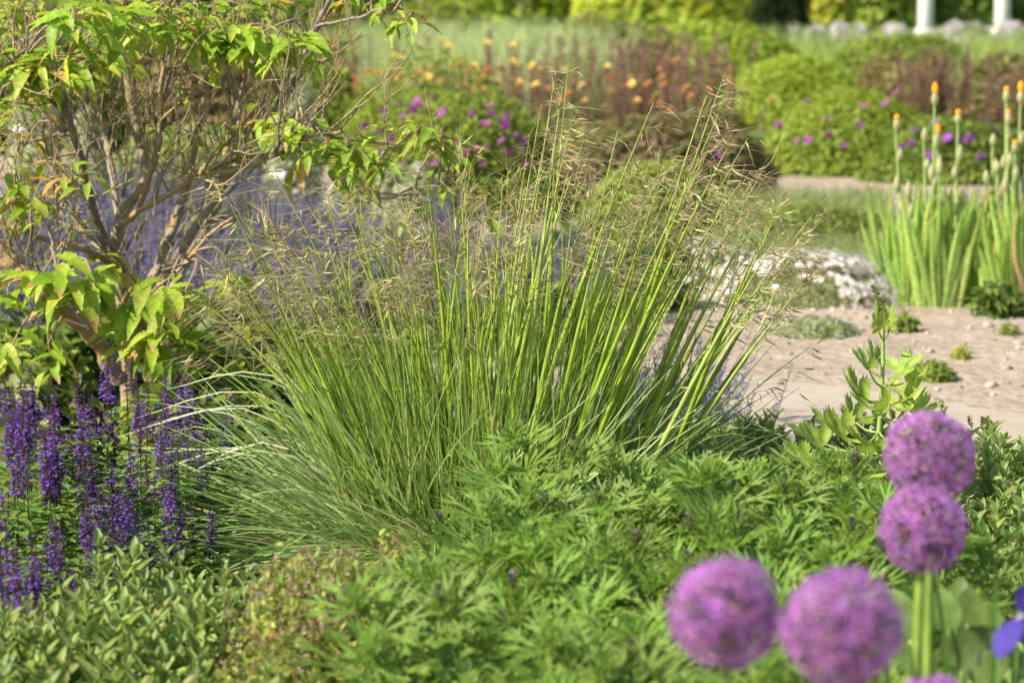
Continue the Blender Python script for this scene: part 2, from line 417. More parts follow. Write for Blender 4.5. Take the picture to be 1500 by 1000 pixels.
for px, Y, wpx, yt, lab in ((445, 17, 62, 100, 'silvery round plant beside the leaning right stem'), (425, 15, 70, 152, 'silvery plant above the drooping leaf spray'),
                            (575, 14, 62, 205, 'silvery plant under the thin pale branch tip'), (600, 13, 110, 262, 'grey green low plant behind the left grass plumes'),
                            (60, 17, 80, 15, 'silvery pale plant at the upper left corner'), (135, 15, 70, 130, 'whitish plant seen between the left stems')):
    bush('silver_plant', lab, 'plant', px, Y, wpx, yt, SILVER, 1800, .045, .9, SIL)

# far end: white posts, flowering strip, hedge, conifer
HB = 'dense green trees closing the far end of the garden'
def far_tree(label, px, Y, wpx, hgt, cols, n=4500):
    o = thing('leafy_tree', label, 'tree', (X(px, Y), Y, 0), HB)
    rx = wpx / 2 / K * Y
    t = MB(); tube(t, [(0, 0, 0), (.05, 0, hgt * .25), (0, .1, hgt * .7)], [.22, .18, .05], 8, (.1, .08, .06)); part('trunk', t, M_TWIG, o)
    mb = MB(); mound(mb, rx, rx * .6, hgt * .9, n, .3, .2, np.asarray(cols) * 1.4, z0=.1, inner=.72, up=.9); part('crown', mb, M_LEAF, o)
far_tree('dark green tree behind the left white post', 1390, 88, 230, 6.5, DEEP + GREEN)
far_tree('dark green tree right of the right white post', 1540, 90, 200, 6, DEEP + GREEN)
far_tree('lighter green tree left of the left white post', 1265, 86, 170, 6, GREEN + BRIGHT[:1])
far_tree('yellow green tree right of the dark conifer', 1190, 80, 110, 5, YELLOW)
far_tree('fresh green tree at the top centre of the picture', 950, 85, 260, 6, BRIGHT + YELLOW)
far_tree('green tree left of the small dark conifer', 1080, 92, 150, 6, GREEN)
far_tree('pale green tree above the tall meadow grass', 700, 88, 330, 6, BRIGHT + [(.24, .28, .12)])
far_tree('green tree behind the top of the lichened shrub', 420, 86, 360, 6.5, GREEN)
far_tree('deep green tree at the far upper left', 90, 84, 420, 6.5, GREEN)
o = thing('conifer', 'small dark conifer at the top edge left of the white posts', 'tree', (X(1140, 62), 62, 0))
t = MB(); tube(t, [(0, 0, 0), (0, 0, 1.5), (0, 0, 3.2)], [.16, .12, .03], 8, (.07, .05, .04)); part('trunk', t, M_TWIG, o)
mb = MB(); n = 5000; h = U(.15, 1, n); a = U(0, 6.28, n); rr = (1.02 - h) * .75 * U(.4, 1, n)
inst(mb, LENS, np.stack([np.cos(a) * rr, np.sin(a) * rr, h * 3.6], 1), np.stack([np.cos(a), np.sin(a), U(-.6, .2, n)], 1), np.tile([0, 0, 1.], (n, 1)), .28, .06, vary((.02, .035, .015), n))
part('crown', mb, M_LEAF, o)
def white_mat():
    m = bpy.data.materials.new('white_painted_post'); m.use_nodes = True; t = m.node_tree; b = t.nodes['Principled BSDF']
    no = t.nodes.new('ShaderNodeTexNoise'); no.inputs['Scale'].default_value = 6; r = t.nodes.new('ShaderNodeValToRGB')
    r.color_ramp.elements[0].color = (.66, .66, .66, 1); r.color_ramp.elements[1].color = (.82, .81, .79, 1)
    t.links.new(no.outputs[0], r.inputs[0]); t.links.new(r.outputs[0], b.inputs['Base Color']); b.inputs['Roughness'].default_value = .6
    return m
M_WHITE = white_mat()
def post(label, px, Y):
    o = thing('white_post', label, 'post', (X(px, Y), Y, 0), 'white posts at the far end')
    for nm, z0, z1, r0, r1 in (('base', 0, .25, .30, .27), ('shaft', .25, 3.6, .215, .20), ('cap', 3.6, 3.8, .26, .28)):
        mb = MB(); tube(mb, [(0, 0, z0), (0, 0, z0 + .01), (0, 0, (z0 + z1) / 2), (0, 0, z1 - .01), (0, 0, z1)], [r0 * .96, r0, (r0 + r1) / 2, r1, r1 * .96], 20, (.8, .8, .8)); part(nm, mb, M_WHITE, o)
post('left of the two white posts at the top right', 1348, 72); post('right of the two white posts at the top right', 1459, 72)
WHT = flower_mesh('flower', 6, .11, .1, (.78, .76, .76), (.6, .5, .2))
WROW = 'white and mauve flowering cushions along the far strip'
for i, (px, wpx, c) in enumerate(((1185, 50, .72), (1225, 46, .7), (1250, 40, .66), (1303, 36, .8), (1385, 60, .62), (1418, 46, .66), (1475, 66, .6), (1150, 34, .5))):
    o = thing('flower_cushion', ('whitish flower cushion left of the left white post in the far strip', 'pale mauve flower cushion right of the left white post in the far strip')[px > 1340], 'plant', (X(px, 66), 66, 0), WROW)
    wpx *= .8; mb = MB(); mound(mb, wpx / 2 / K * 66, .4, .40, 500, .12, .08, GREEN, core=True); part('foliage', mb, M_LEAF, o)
    mb = MB(); mound(mb, wpx / 2 / K * 66 * 1.05, .42, .46, 420, .11, .1, [(c, c * .97, c), (c * .85, c * .80, c * .86)], inner=.9, core=False); part('blossom', mb, M_PETAL, o)

# pale tall meadow grass and far turf tufts
def grass_stuff(name, x0, x1, y0, y1, n, hh, w, cols, seg=4, lean=.25):
    mb = MB(); Y = U(y0, y1, n); xs = X(U(x0, x1, n), Y); h = hh * U(.55, 1.1, n); a = U(0, 6.28, n); s = np.linspace(0, 1, seg)
    l = lean * h * U(.2, 1.6, n)
    Pn = np.stack([xs[:, None] + np.cos(a)[:, None] * l[:, None] * s ** 2, Y[:, None] + np.sin(a)[:, None] * l[:, None] * s ** 2, h[:, None] * (s - .12 * s ** 3)], -1)
    strands(mb, Pn, w * (1 - .75 * s)[None].repeat(n, 0), np.asarray(cols)[rng.integers(0, len(cols), n)] * (1 + rng.normal(0, .15, (n, 1))))
    return part(name, mb, M_BLADE, None, 'stuff')
grass_stuff('tall_meadow_grass', 540, 900, 23, 34, 9000, 1.15, .012, [(.25, .32, .13), (.29, .34, .16), (.21, .30, .09), (.34, .36, .21)])
grass_stuff('meadow_grass', -100, 1600, 30, 60, 9000, .7, .02, [(.16, .24, .05), (.2, .28, .06), (.24, .27, .09)])
grass_stuff('rough_grass', 1030, 1300, 13.2, 17.5, 9000, .17, .006, [(.12, .19, .05), (.17, .23, .07), (.2, .21, .1)])

# ------------------------------------------------------------------ geums (orange) and penstemon spikes (red brown)
def geum(cols, nf, seed):
    o = thing('geum_plant', 'x', 'plant'); r = np.random.default_rng(seed)
    mb = MB(); mound(mb, .22, .22, .24, 500, .07, .05, GREEN + BRONZE[:1], core=False); part('foliage', mb, M_LEAF, o)
    st = MB(); me = flower_mesh('flower', 6, .026, .026, cols, (.6, .35, .04), .45, 2)
    for k in range(nf):
        p = np.array([r.normal(0, .17), r.normal(0, .17), r.uniform(.38, .62)])
        tube(st, [p * [.2, .2, 0], p * [.6, .6, .5], p], .004, 4, (.16, .1, .06))
        f = part('flower', me, M_PETAL, o); f.location = tuple(p); f.rotation_euler = (r.uniform(.3, 1.2), 0, r.uniform(-.6, .6))
    part('stems', st, M_STEM, o)
    return o
KG = Kind([geum((.72, .40, .18), 4, 1), geum((.70, .55, .16), 3, 2), geum((.66, .31, .18), 4, 3)])
GG = 'geum plants in front of the red brown spikes'
gl = ('geum plant with soft orange flowers in the hazy middle bed', 'geum plant with yellow flowers in the hazy middle bed', 'geum plant with coral red flowers in the hazy middle bed')
for px, k in ((560, 1), (575, 0), (600, 0), (640, 1), (655, 1), (680, 0), (705, 0), (755, 0), (770, 1), (840, 1), (870, 2), (890, 1), (905, 2), (930, 1), (945, 0), (965, 2), (980, 0), (1065, 2), (1010, 1), (830, 0), (585, 1), (700, 1), (800, 1), (660, 0), (545, 0), (620, 1), (730, 1)):
    Y = U(20, 21.6); KG.put(k, (X(px, Y), Y, 0), gl[k], GG, sc=U(1.5, 1.8) if px < 800 else U(1.2, 1.5))
def penstemon(seed):
    o = thing('red_spike_plant', 'x', 'plant'); r = np.random.default_rng(seed)
    mb = MB(); mound(mb, .2, .2, .25, 420, .09, .03, BRONZE + GREEN[:3], core=False); part('foliage', mb, M_LEAF, o)
    for k in range(5):
        x, y, h = r.normal(0, .13), r.normal(0, .13), r.uniform(.6, .95); s = MB()
        tube(s, [(x * .4, y * .4, 0), (x * .8, y * .8, h * .5), (x, y, h)], .006, 4, (.14, .06, .05))
        n = 60; t = U(.45, 1, n); a = U(0, 6.28, n)
        inst(s, LENS, np.stack([x * (.3 + .7 * t) + .012 * np.cos(a), y * (.3 + .7 * t) + .012 * np.sin(a), h * t], 1), np.stack([np.cos(a), np.sin(a), U(.2, 1, n)], 1), np.tile([0, 0, 1.], (n, 1)), .045, .02, vary((.19, .16, .135), n, .25, .10))
        part('flower_spike', s, M_LEAF, o)
    return o
KP = Kind([penstemon(1), penstemon(2), penstemon(3)])
for i in range(30):
    Y = U(21.6, 24.5); px = U(480, 1095) if i < 17 else U(800, 1095)
    KP.put(i, (X(px, Y), Y, 0), 'red brown spike plant in the hazy bed behind the orange flowers', 'red brown spike plants', sc=U(.9, 1.25))
for i in range(9):
    Y = U(23.2, 24.2); px = U(1270, 1510)
    KP.put(i, (X(px, Y), Y, 0), 'red brown spike plant before the russet shrubs at right', 'red brown spike plants by the russet shrubs', sc=U(.9, 1.1))

# ------------------------------------------------------------------ catmint behind shrub and grass
def catmint(seed):
    o = thing('catmint_plant', 'x', 'plant')
    mb = MB(); mound(mb, .28, .28, .30, 900, .035, .022, [(.15, .2, .1), (.2, .25, .13), (.12, .18, .06)], core=False); part('foliage', mb, M_LEAF, o)
    s = MB(); f = MB()
    for k in range(26):
        x, y = rng.normal(0, .16, 2); h = U(.34, .52)
        tube(s, [(x * .3, y * .3, 0), (x * .8, y * .8, h * .6), (x, y, h)], .0025, 3, (.2, .22, .14))
        n = 34; t = U(.55, 1, n) ; a = U(0, 6.28, n)
        inst(f, LENS, np.stack([x * (.4 + .6 * t) + .006 * np.cos(a), y * (.4 + .6 * t) + .006 * np.sin(a), h * t], 1), np.stack([np.cos(a), np.sin(a), U(0, 1, n)], 1), np.tile([0, 0, 1.], (n, 1)), .02, .012, vary((.15, .125, .29), n, .25, .1))
    part('stems', s, M_STEM, o); part('flower_spikes', f, M_PETAL, o, 'stuff')
    return o
KC = Kind([catmint(1), catmint(2), catmint(3)])
for i in range(58):
    Y = 9.3 + 6.0 * (i / 58) ** 1.1 + U(-.2, .2); px = U(-60, 640 if Y < 11 else 740 if Y < 13 else 480)
    lab = ('violet blue catmint plant showing between the stems of the lichened shrub' if px < 330 else 'violet blue catmint plant showing behind the left grass plumes' if px < 560 else 'violet blue catmint plant hidden behind the middle grass stalks')
    KC.put(i, (X(px, Y), Y, 0), lab, 'catmint drift behind the shrub and the grass', sc=U(.8, 1.15))
for px, Y in ((650, 10.4), (700, 11.2), (740, 10.6), (790, 11.6), (835, 10.8), (690, 12.2), (760, 12.6), (820, 12.4), (620, 11.8), (880, 11.4)):
    KC.put(rng.integers(0, 3), (X(px, Y), Y, 0), 'violet blue catmint plant hidden behind the middle grass stalks', 'catmint drift behind the shrub and the grass', sc=U(.7, .95))
for i in range(5):
    Y = U(7.6, 8.2); px = U(900, 1085)
    KC.put(i, (X(px, Y), Y, 0), 'violet blue catmint plant behind the right-hand grass stalks on the pale path edge', 'catmint at the path edge', sc=U(.55, .75))
# under the shrub: leafy green plants
def leafy(seed, cols):
    o = thing('leafy_plant', 'x', 'plant'); mb = MB(); mound(mb, .24, .24, .34, 650, .08, .05, cols, core=False, inner=.3); part('foliage', mb, M_LEAF, o)
    return o
KL = Kind([leafy(1, GREEN), leafy(2, DEEP + GREEN[:1])])
for i, (px, Y) in enumerate(((20, 8.6), (90, 8.8), (140, 9.0), (300, 9.2), (10, 9.8), (70, 9.6), (200, 9.3), (260, 8.9), (330, 9.6), (380, 9.0), (-20, 9.1), (460, 10.2), (100, 10.6), (300, 8.0), (345, 7.7), (390, 7.5), (430, 7.7), (370, 8.2), (320, 7.5), (470, 7.8), (280, 7.6), (520, 8.0), (420, 8.4), (60, 12), (150, 13), (230, 12.4), (320, 13.2), (400, 12.6), (470, 13.5), (540, 12), (20, 14), (350, 14.5), (620, 12.6), (860, 12.4), (910, 11.8), (950, 12.8), (720, 11.6), (800, 10.2), (900, 13.4))):
    KL.put(i, (X(px, Y), Y, 0), 'green leafy plant half hidden behind the middle grass stalks' if px > 700 else 'green leafy plant growing among the violet drift behind the shrub' if Y > 11 else 'green leafy plant growing low between the lichened shrub and the feather grass' if px >= 280 else 'green leafy plant growing under the lichened shrub', 'leafy plants under the lichened shrub', sc=U(.8, 1.15))
WD = flower_mesh('flower_head', 9, .05, .035, (.8, .8, .82), (.7, .6, .3), .2, 2)
for px, py, Y, lab in ((410, 256, 11.5, 'single white flower right of the orange lichened branch'), (612, 248, 13, 'single white flower beside the thin pale branch'), (28, 190, 12, 'single white flower at the left edge')):
    p = P(px, py, Y); o = thing('white_flower', lab, 'flower', (p[0], Y, 0))
    s = MB(); tube(s, [(0, 0, 0), (.02, 0, p[2] * .5), (0, 0, p[2])], .004, 5, (.12, .18, .04)); part('stem', s, M_STEM, o)
    mb = MB(); inst(mb, LANCE, np.tile([0, 0, .1], (5, 1)), nrm(np.stack([np.cos(np.arange(5) * 1.25), np.sin(np.arange(5) * 1.25), np.ones(5)], 1)), np.tile([0, 0, 1.], (5, 1)), .2, .03, vary((.1, .18, .04), 5)); part('leaves', mb, M_LEAF, o)
    f = part('flower_head', WD, M_PETAL, o); f.location = (0, 0, p[2]); f.rotation_euler = (.7, 0, 0); f.scale = (.62,) * 3

# ------------------------------------------------------------------ white cushion, little tufts on the gravel
o = thing('white_cushion_plant', 'grey green cushion smothered in white flowers on the gravel behind the grass plumes', 'plant', (X(1180, 12.2), 12.2, 0))
mb = MB(); mound(mb, .42, .42, .14, 5000, .03, .01, [(.2, .26, .14), (.26, .31, .19), (.15, .21, .1)], lumps=14); part('foliage', mb, M_LEAF, o)
mb = MB(); n = 1500; d = nrm(rng.normal(size=(n, 3)) + [.25, .1, .9]); d[:, 2] = np.abs(d[:, 2]); keep = (d[:, 1] > -.45) | (d[:, 0] > .25) | (rng.random(n) < .10)
keep &= (np.sin(d[:, 0] * 9 + 1) * np.sin(d[:, 1] * 8) + np.sin(d[:, 2] * 13 + d[:, 0] * 5) * .6 + rng.normal(0, .4, n)) > -.45; d = d[keep]; n = len(d)
O = d * [.45, .43, .19] * U(.9, 1.25, (n, 1))
for k in range(5):
    a = k * 1.2566; e1 = nrm(np.cross(d, [0, .3, 1.])); e2 = np.cross(d, e1)
    inst(mb, OVAL, O, e1 * math.cos(a) + e2 * math.sin(a) + d * .35, d, .019, .017, vary((.74, .71, .68), n, .10, .03))
part('blossom', mb, M_PETAL, o, 'stuff')
o = thing('white_cushion_plant', 'smaller white flowered cushion half hidden behind the right grass stalks', 'plant', (X(1010, 12.9), 12.9, 0))
mb = MB(); mound(mb, .4, .35, .15, 3000, .03, .01, SILVER + GREEN[:2]); part('foliage', mb, M_LEAF, o)
mb = MB(); n = 260; d = nrm(rng.normal(size=(n, 3)) + [0, 0, .8]); d[:, 2] = np.abs(d[:, 2]); O = d * [.4, .36, .22]
for k in range(5):
    a = k * 1.2566; e1 = nrm(np.cross(d, [0, .3, 1.])); e2 = np.cross(d, e1)
    inst(mb, OVAL, O, e1 * math.cos(a) + e2 * math.sin(a) + d * .35, d, .019, .017, vary((.75, .74, .7), n, .06, .02))
part('blossom', mb, M_PETAL, o, 'stuff')
def tuft(label, px, py, wpx, h, cols, n=700, L=.03):
    g = G(px, py); o = thing('small_tuft', label, 'plant', (g[0], g[1], 0)); mb = MB()
    rx = wpx / 2 / K * g[1]; mound(mb, rx, rx, h, n, L, L * .35, cols, core=False, inner=.2); part('foliage', mb, M_LEAF, o)
tuft('small flat green tuft on the gravel at the far edge of the pale path', 1368, 556, 62, .06, [(.16, .24, .05), (.12, .2, .04)])
tuft('grey green mat with one white flower in front of the white cushion', 1200, 488, 130, .07, SILVER + GREEN[:1], 1600)
tuft('dark green rosette at the foot of the right-hand iris clump', 1465, 462, 70, .12, GREEN[:1] + DEEP, 300, .08)
tuft('small weed on the gravel below the right-hand iris clump', 1478, 490, 30, .05, GREEN, 120)
tuft('small green seedling right of the tall leafy flower spike', 1322, 485, 36, .06, GREEN, 140, .05)
tuft('tiny pale weed on the gravel near the flat green tuft', 1408, 525, 24, .04, YELLOW, 90)

# ------------------------------------------------------------------ bearded irises with orange buds
SWORD = leaf_t([0, .15, .4, .65, .85, 1], [.75, 1, 1, .85, .5, .02], .06, .12)
def iris_clump(label, px0, px1, Y, stalks, nfan, dry=0):
    xc = X((px0 + px1) / 2, Y); o = thing('bearded_iris', label, 'plant', (xc, Y, 0), 'bearded iris clumps on the gravel')
    mb = MB()
    for k in range(nfan):
        bx = X(px0 + (px1 - px0) * (k + .5) / nfan, Y) - xc; by = U(-.15, .2); az = U(-.5, .5)
        for j in range(7):
            a = (j - 3) * .075 + U(-.09, .09); D = np.array([[math.sin(a) * math.cos(az), math.sin(a) * math.sin(az), math.cos(a)]])
            inst(mb, SWORD, np.array([[bx + (j - 3) * .012, by, 0]]), D, np.array([[-math.sin(az) + U(-.3, .3), math.cos(az), .2]]), U(.30, .62), U(.024, .038), vary((.24, .37, .10), 1, .2, .06) if U(0, 1) > .04 else np.array([[.33, .30, .13]]))
    part('leaves', mb, M_LEAF, o)
    if dry:
        mb = MB()
        for j in range(5):
            a = .5 + .2 * j; inst(mb, leaf_t([0, .3, .6, .8, 1], [.7, 1, .9, .6, .02], .1, .7), np.array([[X(px1 - 20, Y) - xc + .01 * j, -.2, 0]]), np.array([[math.sin(a) * (-1 if j == 2 else .6), -.1, math.cos(a)]]), np.array([[-1., 0, .3]]), U(.35, .5), .05, vary((.42, .33, .18), 1))
        part('withered_leaves', mb, M_LEAF, o)
    for (tx, ty, orange) in stalks:
        top = P(tx, ty, Y); tx_ = top[0] - xc; h = top[2]; s = MB(); bx = tx_ * .8 + U(-.02, .02); yo = U(-.08, .1)
        c = np.array([[bx, yo, 0], [bx + (tx_ - bx) * .4, yo, h * .5], [tx_, yo, h - .07]])
        tube(s, c, [.011, .009, .006], 7, (.27, .38, .12)); st = part('stalk', s, M_STEM, o)
        for q, (zf, off) in enumerate(((1., 0), (.80, .03), (.66, -.028), (.55, .02))):
            if q > 1 and U(0, 1) < .25: continue
            z = (h - .07) * (zf if q == 0 else zf + U(-.04, .04)); b = MB(); x0 = bx + (tx_ - bx) * z / h + off * .3
            ln = U(.06, .09); d = np.array([off * 1.6, U(-.2, .2) * .1, 1.]) 
            d /= np.linalg.norm(d); p = np.array([x0, yo, z])
            t = np.linspace(0, 1, 6); pr = np.array([.006, .014, .018, .016, .010, .003])
            tube(b, p + d * (t * ln)[:, None], pr, 8, mixc((.32, .40, .16), (.52, .48, .30), t)); bd = part('bud', b, M_PETAL, st)
            if q == 0 and orange:
                b = MB(); t = np.linspace(0, 1, 6)
                tube(b, p + d * (ln * .75 + t * orange * .8)[:, None], np.array([.007, .013, .015, .014, .010, .002]), 8, mixc((.80, .52, .05), (.84, .38, .03), t)); part('orange_bud', b, M_PETAL, st)
iris_clump('bearded iris clump with three bright orange bud tips on the gravel', 1312, 1425, 12.0, [(1315, 172, .035), (1366, 133, .075), (1400, 160, .035), (1378, 190, .06), (1352, 186, 0), (1330, 270, 0), (1412, 285, 0), (1372, 235, 0)], 18)
iris_clump('bearded iris clump at the right edge with withered tan leaves', 1432, 1530, 11.9, [(1478, 130, .03), (1459, 195, 0), (1475, 163, .02), (1499, 132, .07), (1448, 250, 0), (1490, 205, .02), (1512, 190, .02), (1465, 235, 0)], 17, 1)

# ------------------------------------------------------------------ lichened shrub
SH = thing('lichened_shrub', 'many stemmed shrub with orange lichen on its bark and drooping yellow green toothed leaves', 'shrub', (X(190, 8.2), 8.2, 0))
S0 = np.array([X(190, 8.2), 8.2, 0])
ALLP = []
def smooth(pts, m=26):
    pts = np.asarray(pts, float); k = len(pts); t = np.linspace(0, k - 1, m); out = []
    for q in t:
        i = min(int(q), k - 2); u = q - i; p0, p1, p2, p3 = pts[max(i - 1, 0)], pts[i], pts[i + 1], pts[min(i + 2, k - 1)]
        out.append(.5 * (2 * p1 + (p2 - p0) * u + (2 * p0 - 5 * p1 + 4 * p2 - p3) * u * u + (3 * p1 - p0 - 3 * p2 + p3) * u ** 3))
    return np.array(out)
def limb(name, pix, r0, r1, mat, col=(.17, .14, .11), record=True, wob=.0035):
    r0, r1 = r0 * .85, r1 * .85
    """stem through photo places (px, py, depth)"""
    pts = smooth([P(a, b, c) - S0 for a, b, c in pix], 40)
    wv = np.cumsum(rng.normal(0, wob, (40, 3)), 0); wv -= np.linspace(0, 1, 40)[:, None] * wv[-1]; pts[1:] += wv[1:] * .6
    rad = np.linspace(r0, r1, 40) * (1 + .12 * np.sin(np.arange(40) * 1.7 + U(0, 6)) + rng.normal(0, .06, 40))
    mb = MB(); tube(mb, pts, rad, 9, col); part(name, mb, mat, SH)
    if record: ALLP.append(np.concatenate([pts, rad[:, None]], 1))
limb('trunk', [(225, 668, 8.25), (232, 610, 8.22), (256, 552, 8.25), (235, 510, 8.3), (200, 455, 8.3)], .04, .028, M_LICHEN, (.3, .25, .16), False)
limb('trunk', [(195, 650, 8.2), (188, 520, 8.2), (182, 430, 8.15), (168, 370, 8.1), (180, 310, 8.1), (212, 265, 8.15), (200, 180, 8.2), (182, 100, 8.2), (178, 10, 8.2), (182, -60, 8.2)], .033, .012, M_BARK, (.24, .205, .14))
limb('stem', [(185, 500, 8.2), (225, 400, 8.4), (262, 310, 8.5), (284, 220, 8.5), (300, 120, 8.5), (322, 20, 8.5), (330, -50, 8.5)], .022, .010, M_BARK, (.20, .175, .14))
limb('stem', [(170, 400, 8.1), (140, 310, 8.0), (112, 200, 7.9), (92, 150, 7.9), (45, 112, 7.8), (-20, 62, 7.8)], .019, .010, M_TWIG, (.16, .135, .10))
limb('stem', [(190, 540, 8.3), (250, 430, 8.5), (318, 300, 8.6), (335, 210, 8.6), (355, 130, 8.7), (380, 60, 8.7), (405, -40, 8.7)], .019, .009, M_BARK, (.24, .21, .16))
limb('stem', [(200, 480, 8.1), (285, 330, 8.0), (360, 220, 7.95), (408, 155, 7.9), (440, 100, 7.9), (462, 40, 7.9), (498, -30, 7.9)], .018, .009, M_TWIG, (.24, .19, .16))
limb('stem', [(175, 560, 8.0), (128, 480, 7.9), (60, 428, 7.8), (20, 390, 7.8), (-40, 340, 7.8)], .034, .034, M_LICHEN, (.3, .2, .1))
limb('stem', [(180, 360, 8.1), (165, 240, 8.2), (150, 170, 8.3), (118, 90, 8.3), (100, -30, 8.3)], .015, .009, M_BARK, (.28, .24, .2))
limb('stem', [(205, 300, 8.1), (228, 210, 8.0), (236, 130, 8.0), (246, 60, 8.0), (270, -40, 8.0)], .014, .008, M_LICHEN, (.22, .18, .12))
limb('stem', [(168, 380, 8.2), (120, 330, 8.4), (80, 250, 8.5), (55, 180, 8.5), (20, 90, 8.5)], .013, .008, M_TWIG, (.22, .18, .12))
limb('branch', [(176, 330, 8.05), (210, 305, 7.95), (262, 272, 7.85), (292, 256, 7.8), (345, 252, 7.75), (400, 232, 7.7), (452, 205, 7.65), (500, 192, 7.6)], .013, .005, M_LICHEN, (.34, .2, .07))
limb('branch', [(292, 256, 7.8), (312, 225, 7.8), (345, 200, 7.8), (352, 150, 7.85)], .010, .004, M_LICHEN, (.34, .2, .07))
limb('branch', [(172, 460, 8.0), (192, 425, 7.9), (236, 414, 7.8), (262, 395, 7.75), (300, 350, 7.7), (340, 320, 7.7)], .012, .005, M_LICHEN, (.36, .2, .08))
limb('branch', [(500, 192, 7.6), (540, 236, 7.6), (575, 215, 7.6), (612, 195, 7.6), (648, 200, 7.6)], .006, .003, M_TWIG, (.30, .24, .19))
limb('branch', [(505, 300, 7.7), (560, 295, 7.7), (600, 280, 7.7), (650, 275, 7.7)], .006, .003, M_TWIG, (.34, .25, .2))
limb('branch', [(130, 480, 7.8), (95, 420, 7.7), (72, 340, 7.7), (50, 300, 7.65), (25, 285, 7.65)], .007, .004, M_TWIG, (.32, .27, .24))
limb('branch', [(72, 340, 7.7), (95, 300, 7.7), (118, 275, 7.7)], .005, .003, M_TWIG, (.36, .31, .28))
limb('branch', [(175, 390, 8.0), (120, 360, 7.9), (60, 345, 7.9), (-10, 320, 7.9)], .014, .008, M_LICHEN, (.3, .2, .1))
limb('branch', [(462, 40, 7.9), (520, 30, 7.85), (560, 15, 7.8), (600, 25, 7.8)], .007, .003, M_TWIG, (.26, .2, .17))
# twigs
tw = MB()
def twig(p, d, ln, r, depth):
    m = 7; pts = [p]; dd = d.copy()
    for i in range(m - 1):
        dd = nrm(dd + rng.normal(0, .15, 3) + np.array([0, 0, .05])); pts.append(pts[-1] + dd * ln / (m - 1))
    pts = np.array(pts); c = ((.29, .23, .15), (.35, .27, .11), (.20, .165, .12))[rng.integers(0, 3)]
    tube(tw, pts, np.linspace(r, r * .45, m), 4, c)
    if depth:
        for k in range(rng.integers(2, 4)):
            q = pts[rng.integers(2, m)]; nd = nrm(dd + rng.normal(0, .55, 3) + [0, 0, .2]); twig(q, nd, ln * U(.45, .75), r * .6, depth - 1)
for L_ in ALLP[:10]:
    for k in range(20):
        i = rng.integers(6, 38); p = L_[i, :3]; d = nrm(L_[min(i + 1, 39), :3] - L_[i - 1, :3])
        twig(p, nrm(d * .7 + rng.normal(0, .42, 3) + [0, -.1, .4]), U(.16, .40), U(.003, .0055), 2)
for L_ in ALLP[10:]:
    for k in range(4):
        i = rng.integers(10, 38); p = L_[i, :3]
        twig(p, nrm(rng.normal(0, .6, 3) + [0, 0, .6]), U(.1, .24), U(.0025, .004), 1)
# leaf clusters: (px, py, depth, leaves, length)
CL = [(15, 92, 7.75, 7, .085), (50, 82, 7.8, 7, .085), (88, 92, 7.7, 8, .09), (130, 84, 7.75, 7, .075), (150, 78, 7.8, 5, .06), (28, 112, 7.8, 6, .08), (60, 110, 7.7, 6, .09), (85, 125, 7.8, 5, .09),
      (95, 30, 7.5, 6, .105), (125, 35, 7.5, 5, .12), (165, 22, 7.7, 8, .08), (190, 40, 7.6, 7, .09), (215, 28, 7.8, 7, .075), (240, 30, 7.7, 7, .075), (262, 35, 7.9, 6, .08), (290, 38, 7.8, 8, .08), (318, 55, 7.8, 7, .075),
      (345, 40, 7.8, 8, .08), (378, 50, 7.7, 8, .085), (400, 58, 7.75, 7, .09), (428, 68, 7.7, 7, .11), (352, 70, 7.8, 6, .09), (300, 62, 7.8, 6, .075), (10, 20, 7.9, 8, .085), (45, 10, 8.2, 8, .08), (330, 10, 8.3, 7, .08), (380, 5, 8.4, 8, .08), (200, 5, 8.1, 8, .08), (140, 0, 8.2, 8, .08), (265, 5, 8.2, 7, .08),
      (345, 200, 7.75, 5, .06), (362, 215, 7.8, 4, .06), (400, 172, 7.7, 9, .07), (425, 190, 7.65, 9, .075), (452, 196, 7.6, 9, .08), (478, 205, 7.6, 9, .08), (505, 215, 7.6, 8, .09), (528, 235, 7.6, 7, .10), (548, 242, 7.6, 5, .09), (440, 225, 7.7, 6, .09), (490, 240, 7.8, 6, .09), (535, 270, 7.8, 5, .09),
      (585, 190, 7.6, 5, .065), (612, 198, 7.6, 6, .08), (640, 200, 7.6, 7, .085), (658, 208, 7.6, 5, .08), (600, 295, 7.7, 6, .08), (660, 265, 7.7, 5, .075), (695, 280, 7.7, 7, .08), (715, 300, 7.75, 5, .08), (590, 350, 7.9, 5, .1),
      (10, 262, 7.65, 7, .08), (30, 270, 7.65, 7, .08), (95, 258, 7.7, 5, .07), (122, 262, 7.7, 5, .07), (20, 300, 7.7, 6, .08), (50, 315, 7.9, 6, .07), (35, 215, 7.9, 4, .06),
      (55, 412, 7.5, 7, .11), (88, 408, 7.45, 9, .12), (118, 412, 7.45, 9, .125), (140, 425, 7.5, 6, .11), (105, 440, 7.5, 5, .10), (12, 438, 7.6, 5, .08), (70, 505, 7.6, 4, .08), (15, 512, 7.6, 5, .09), (75, 530, 7.8, 4, .08),
      (212, 440, 7.5, 8, .12), (240, 432, 7.45, 9, .125), (265, 440, 7.5, 7, .11), (205, 478, 7.5, 8, .11), (235, 495, 7.45, 8, .125), (180, 492, 7.6, 6, .10), (255, 505, 7.55, 6, .10), (300, 430, 7.6, 6, .11), (335, 410, 7.7, 5, .10), (150, 368, 7.9, 4, .09), (160, 385, 8.0, 5, .09),
      (575, 20, 7.8, 6, .075), (598, 28, 7.8, 6, .08), (545, 10, 7.85, 5, .07), (505, 5, 7.9, 5, .07), (480, 90, 8.0, 3, .06)]
allp = np.concatenate(ALLP)
LG = [(.175, .30, .03), (.21, .33, .035), (.14, .26, .025), (.25, .34, .05)]
